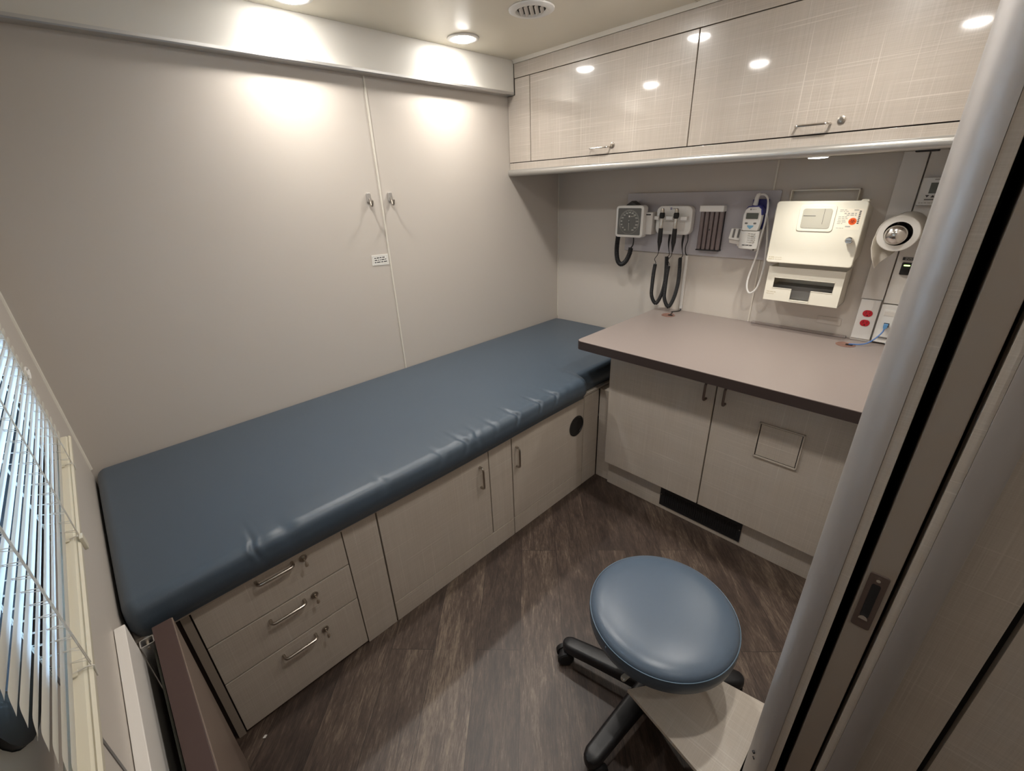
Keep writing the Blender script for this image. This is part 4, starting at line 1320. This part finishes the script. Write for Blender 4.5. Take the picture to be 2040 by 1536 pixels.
    o = MB().add(vs, fs).build('loose_sheet', 'paper', t, ang=80)
    sm = o.modifiers.new('thickness', 'SOLIDIFY'); sm.thickness = 0.0008


build_utility()


# =================================================================== window blind
def build_blind():
    ya, yb = -0.548, -1.465
    xc = -2.4305
    t = thing('venetian_blind', 'white venetian blind hanging over the window at the left', 'blind', (xc, -1.0, 0.97))
    MB().box(WL + 0.002, WL + 0.048, ya + 0.01, yb - 0.01, 1.83, 1.865).build('head_rail', 'rail', t, 0.002)
    # bottom rail with a ridge
    prof = [(xc - 0.0115, 0.972), (xc + 0.0135, 0.972), (xc + 0.0155, 0.976), (xc + 0.0155, 0.983), (xc + 0.0125, 0.986), (xc + 0.0105, 0.9835), (xc + 0.008, 0.986), (xc - 0.0100, 0.9875), (xc - 0.0115, 0.984)]
    MB().prism(prof, 1, ya + 0.008, yb - 0.010).build('bottom_rail', 'rail', t, 0.0005)
    # slats, slightly tilted and cupped, rounded ends
    mb = MB()
    rs = random.Random(11)
    z = 0.9975
    while z < 1.80:
        w = 0.0125
        tilt = math.radians(-80 + rs.uniform(-3, 3))
        y0, y1 = ya + rs.uniform(-.002, .002), yb + rs.uniform(-.002, .002)
        vs = []
        ysm = []
        for i in range(7):
            ysm.append((y0 - 0.0125 * (1 - math.cos(math.radians(15 * i))), math.sin(math.radians(15 * i)) if i else 0.05))
        inner = [(y0 - 0.0125 - (y0 - 0.0125 - (y1 + 0.0125)) * i / 8, 1.0) for i in range(1, 8)]
        end = [(y1 + 0.0125 * (1 - math.cos(math.radians(15 * i))), math.sin(math.radians(15 * i)) if i else 0.05) for i in range(6, -1, -1)]
        rows = ysm + inner + end
        bow = rs.uniform(-0.0015, 0.0015)
        for j, (y, k) in enumerate(rows):
            f = (y - y0) / (y1 - y0)
            for q in (-1, -0.5, 0, 0.5, 1):
                u = q * w * k
                cup = 0.0018 * (1 - (q * k) ** 2)
                vs.append((xc + u * math.cos(tilt) - cup * math.sin(tilt), y, z - u * math.sin(tilt) + cup * math.cos(tilt) + bow * math.sin(PI * f)))
        n = len(rows)
        fs = []
        for j in range(n - 1):
            for q in range(4):
                a = j * 5 + q
                fs.append((a, a + 1, a + 6, a + 5))
        mb.add(vs, fs)
        z += 0.0186
    mb.build('slats', 'blind', t, ang=70)
    # ladder cords
    for yc in (-0.715, -1.015, -1.315):
        mb = MB()
        for x in (xc - 0.0145, xc + 0.0145):
            mb.tube([(x, yc + 0.004, 0.985), (x, yc, 1.83)], 0.0007, 5)
            mb.tube([(x, yc + 0.009, 0.985), (x, yc + 0.006, 1.83)], 0.0006, 5)
        z = 1.004
        while z < 1.82:
            mb.tube([(xc - 0.0145, yc, z + 0.006), (xc + 0.0145, yc + 0.004, z - 0.006)], 0.0006, 4)
            mb.tube([(xc - 0.0145, yc + 0.007, z + 0.004), (xc + 0.0145, yc + 0.002, z - 0.009)], 0.0005, 4)
            z += 0.0186
        mb.tube([(xc + 0.016, yc - 0.003, 0.972), (xc + 0.017, yc, 0.986), (xc + 0.012, yc, 0.989), (xc, yc, 0.989)], 0.001, 5)
        mb.build('ladder_cord', 'cord', t)
        MB().prism(rrect(xc - 0.004, xc + 0.004, yc - 0.006, yc + 0.006, 0.002, 3), 2, 0.9872, 0.9895).build('rail_plug', 'rail', t, 0.0004)
    # hold down clip on the rail
    MB().box(xc + 0.0150, xc + 0.0200, -1.012, -1.028, 0.966, 0.990).build('hold_down_clip', 'rail', t, 0.001)
    # small cord cleat by the corner
    t = thing('cord_cleat', 'small white oval cord cleat on the window wall by the corner', 'cleat', (WL, -0.33, 1.075))
    ring = []
    for i in range(25):
        a = 2 * PI * i / 24
        ring.append((WL + 0.010, -0.325 + 0.030 * math.cos(a), 1.095 + 0.013 * math.sin(a)))
    MB().tube(ring, 0.0028, 8).build('loop', 'white', t)
    MB().cyl((WL + 0.0005, -0.325, 1.095), (WL + 0.012, -0.325, 1.095), 0.006, 14).tube([(WL + 0.011, -0.298, 1.095), (WL + 0.011, -0.352, 1.095)], 0.003, 8).build('post', 'white', t)


build_blind()


# =================================================================== folded table by the window wall
def build_table():
    t = thing('folding_table', 'folded-down table leaf with a brown edge, standing beside the drawers', 'folding table', (-2.393, -1.35, 0.03))
    x0, x1, zt = -2.414, -2.3755, 0.616
    ye, yn = -0.852, -1.80
    MB().box(x0, x1 - 0.002, ye, yn, 0.03, zt).build('edge_band', 'brown_leaf', t, 0.0015)
    MB().box(x1 - 0.0021, x1, ye - 0.001, yn + 0.001, 0.031, zt - 0.001).build('laminate_face', 'leaf_face_shaded', t)
    # feet to the floor
    for y in (-1.0, -1.65):
        MB().box(x0 + 0.008, x1 - 0.008, y, y - 0.03, 0.0, 0.031).build('foot', 'black', t, 0.002)
    # wall cleat
    o = MB().box(WL + 0.001, -2.4425, -0.876, -1.80, 0.36, 0.679).build('wall_cleat', 'offwhite', bevel=0.002)
    tag(o, 'pale upright wall batten under the blind, left of the folded table', 'batten')
    # folded alloy tube leg between batten and leaf, its open end up
    a = thing('folding_bracket', 'square alloy tube leg with open top end, between wall batten and folded table', 'bracket', (-2.428, -0.88, 0.05))
    xa, xb, y0, y1, z0, z1, th = -2.4410, -2.4155, -0.858, -0.882, 0.05, 0.603, 0.0022
    mb = MB()
    for p_, q_ in ((rrect(xa, xb, y1, y0, 0.004, 4), rrect(xa + th, xb - th, y1 + th, y0 - th, 0.002, 4)),):
        n = len(p_)
        vs = [(*v, z0) for v in p_] + [(*v, z1) for v in p_] + [(*v, z0) for v in q_] + [(*v, z1) for v in q_]
        fs = []
        for i in range(n):
            k = (i + 1) % n
            fs += [(i, k, n + k, n + i), (2 * n + k, 2 * n + i, 3 * n + i, 3 * n + k), (n + i, n + k, 3 * n + k, 3 * n + i), (k, i, 2 * n + i, 2 * n + k)]
        mb.add(vs, fs)
    mb.build('tube_leg', 'alu', a)
    MB().cyl((-2.4285, y0 + 0.001, 0.594), (-2.4285, y1 - 0.001, 0.594), 0.0030, 12).build('pivot_bolt', 'key', a)
    MB().tube([(-2.4285, y0 + 0.0005, 0.594), (-2.4285, y0 + 0.006, 0.594)], [0.0095, 0.0075], 20).build('pivot_cap', 'alu', a)
    MB().prism([(-0.884, 0.585), (-1.70, 0.585), (-1.70, 0.555), (-0.95, 0.54), (-0.90, 0.40), (-0.884, 0.40)], 0, -2.419, -2.4235).build('brace_plate', 'dark_steel', a, 0.001)


M['dark_steel'] = mat('dark olive steel', srgb(70, 72, 64), 0.4, 0.5)
M['leaf_face_shaded'] = mat('shaded taupe laminate', srgb(114, 99, 89), 0.42, bump=0.04, bscale=500)  # counter laminate with the leaf's shade put into the colour
build_table()


# =================================================================== stool
def build_stool():
    cx, cy = -1.438, -1.574
    t = thing('rolling_stool', 'round slate blue vinyl stool on a black five-star caster base', 'stool', (cx, cy, 0))
    R_ = 0.194
    zs = 0.410
    prof = [(0.02, zs - 0.052), (R_ - 0.016, zs - 0.052), (R_ - 0.006, zs - 0.048), (R_ - 0.001, zs - 0.040), (R_ + 0.001, zs - 0.022), (R_, zs - 0.005), (R_ - 0.001, zs - 0.001)]
    MB().lathe(prof, (cx, cy, 0), 2, 96).build('seat_side', 'vinyl', t, ang=60)
    prof = [(R_ - 0.003, zs - 0.001), (R_ - 0.004, zs + 0.004), (R_ - 0.010, zs + 0.010), (R_ - 0.020, zs + 0.0155), (R_ - 0.036, zs + 0.0195), (R_ - 0.06, zs + 0.0222), (R_ - 0.10, zs + 0.0235), (0.05, zs + 0.0245), (0.002, zs + 0.0245)]
    MB().lathe(prof, (cx, cy, 0), 2, 96).build('seat_top', 'vinyl_stool', t, ang=60)
    ring = [(cx + (R_ - 0.001) * math.cos(2 * PI * i / 96), cy + (R_ - 0.001) * math.sin(2 * PI * i / 96), zs) for i in range(97)]
    MB().tube(ring, 0.0012, 8, cap=False).build('seat_piping', 'piping', t)
    MB().lathe([(0.055, 0.340), (0.10, 0.3575)], (cx, cy, 0), 2, 40).build('seat_plate', 'black', t)
    MB().lathe([(0.013, 0.20), (0.013, 0.346)], (cx, cy, 0), 2, 24).build('piston', 'chrome', t)
    MB().lathe([(0.024, 0.095), (0.0245, 0.24), (0.022, 0.245)], (cx, cy, 0), 2, 28).build('gas_column', 'black', t)
    MB().lathe([(0.040, 0.062), (0.046, 0.070), (0.042, 0.105), (0.030, 0.118)], (cx, cy, 0), 2, 32).build('hub', 'black', t)
    # height lever
    lv = MB().tube([(cx - 0.05, cy - 0.001, 0.335), (cx - 0.150, cy - 0.004, 0.325)], 0.0042, 10).build('height_lever', 'black', t)
    MB().tube([(cx - 0.147, cy - 0.003, 0.325), (cx - 0.153, cy - 0.0035, 0.325), (cx - 0.180, cy + 0.002, 0.323), (cx - 0.184, cy + 0.003, 0.323)], [0.006, 0.0075, 0.0075, 0.005], 12).build('lever_tip', 'grey_tip', lv)
    R2 = 0.276
    a0 = math.radians(103.5)
    for k in range(5):
        a = a0 + k * 2 * PI / 5
        ux, uy = math.cos(a), math.sin(a)
        px, py = -uy, ux
        secs = []
        # leg cross-sections from hub to tip
        for f, hw, zt, zb in ((0.030, 0.030, 0.114, 0.064), (0.10, 0.0285, 0.108, 0.062), (0.18, 0.0265, 0.100, 0.058), (0.245, 0.0250, 0.094, 0.052), (0.268, 0.0245, 0.092, 0.050), (0.284, 0.018, 0.088, 0.050), (0.290, 0.008, 0.084, 0.052)):
            sec = []
            for (u, v) in rrect(-hw, hw, zb, zt, min(hw, (zt - zb) / 2) * 0.62, 4):
                sec.append(Vector((cx + ux * f + px * u, cy + uy * f + py * u, v)))
            secs.append(sec)
        n = len(secs[0])
        vs = [p for s_ in secs for p in s_]
        fs = []
        for i in range(len(secs) - 1):
            for j in range(n):
                q, w = i * n + j, i * n + (j + 1) % n
                fs.append((q, w, w + n, q + n))
        fs += [tuple(range(n))[::-1], tuple(range((len(secs) - 1) * n, len(secs) * n))]
        lg = MB().add(vs, fs).build('leg', 'black', t, ang=45)
        # caster
        ccx, ccy = cx + ux * (R2 - 0.006), cy + uy * (R2 - 0.006)
        sa = a + math.radians([35, 150, -60, 100, 20][k])
        vx, vy = math.cos(sa), math.sin(sa)
        wx, wy = ccx + vx * 0.014, ccy + vy * 0.014
        nx, ny = -vy, vx
        mb = MB()
        for s_ in (-1, 1):
            mb.tube([(wx + nx * s_ * 0.007, wy + ny * s_ * 0.007, 0.0275), (wx + nx * s_ * 0.010, wy + ny * s_ * 0.010, 0.0275), (wx + nx * s_ * 0.021, wy + ny * s_ * 0.021, 0.0275), (wx + nx * s_ * 0.025, wy + ny * s_ * 0.025, 0.0275)], [0.026, 0.0272, 0.0272, 0.022], 24)
        w_ = mb.build('caster', 'blackrub', lg)
        MB().tube([(ccx, ccy, 0.034), (ccx, ccy, 0.062)], 0.007, 12).tube([(wx - nx * 0.0065, wy - ny * 0.0065, 0.030), (wx + nx * 0.0065, wy + ny * 0.0065, 0.030)], 0.020, 20).build('caster_fork', 'black', w_)


M['grey_tip'] = mat('grey lever tip', srgb(168, 166, 160), 0.5)
build_stool()

# =================================================================== step under the stool side of the doorway
t = thing('step_platform', 'pale linen-look low step board partly under the stool, beside the doorway', 'step', (-1.45, -1.80, 0))
poly = [(-1.563, -1.561), (-1.625, -1.8495), (-1.340, -1.8495), (-1.366, -1.700)]
MB().prism(poly, 2, 0.187, 0.200).build('tread', 'linen_flat', t, 0.001)
MB().box(-1.56, -1.43, -1.835, -1.849, 0.0, 0.1865).build('rear_support', 'dark', t)

# crumb of paper on the floor
o = MB().prism([(-2.326, -0.806), (-2.318, -0.801), (-2.313, -0.806), (-2.320, -0.811)], 2, 0.0002, 0.0020).build('paper_scrap', 'paper', bevel=0.0003)
tag(o, 'tiny white scrap of paper on the dark floor before the drawers', 'paper scrap')
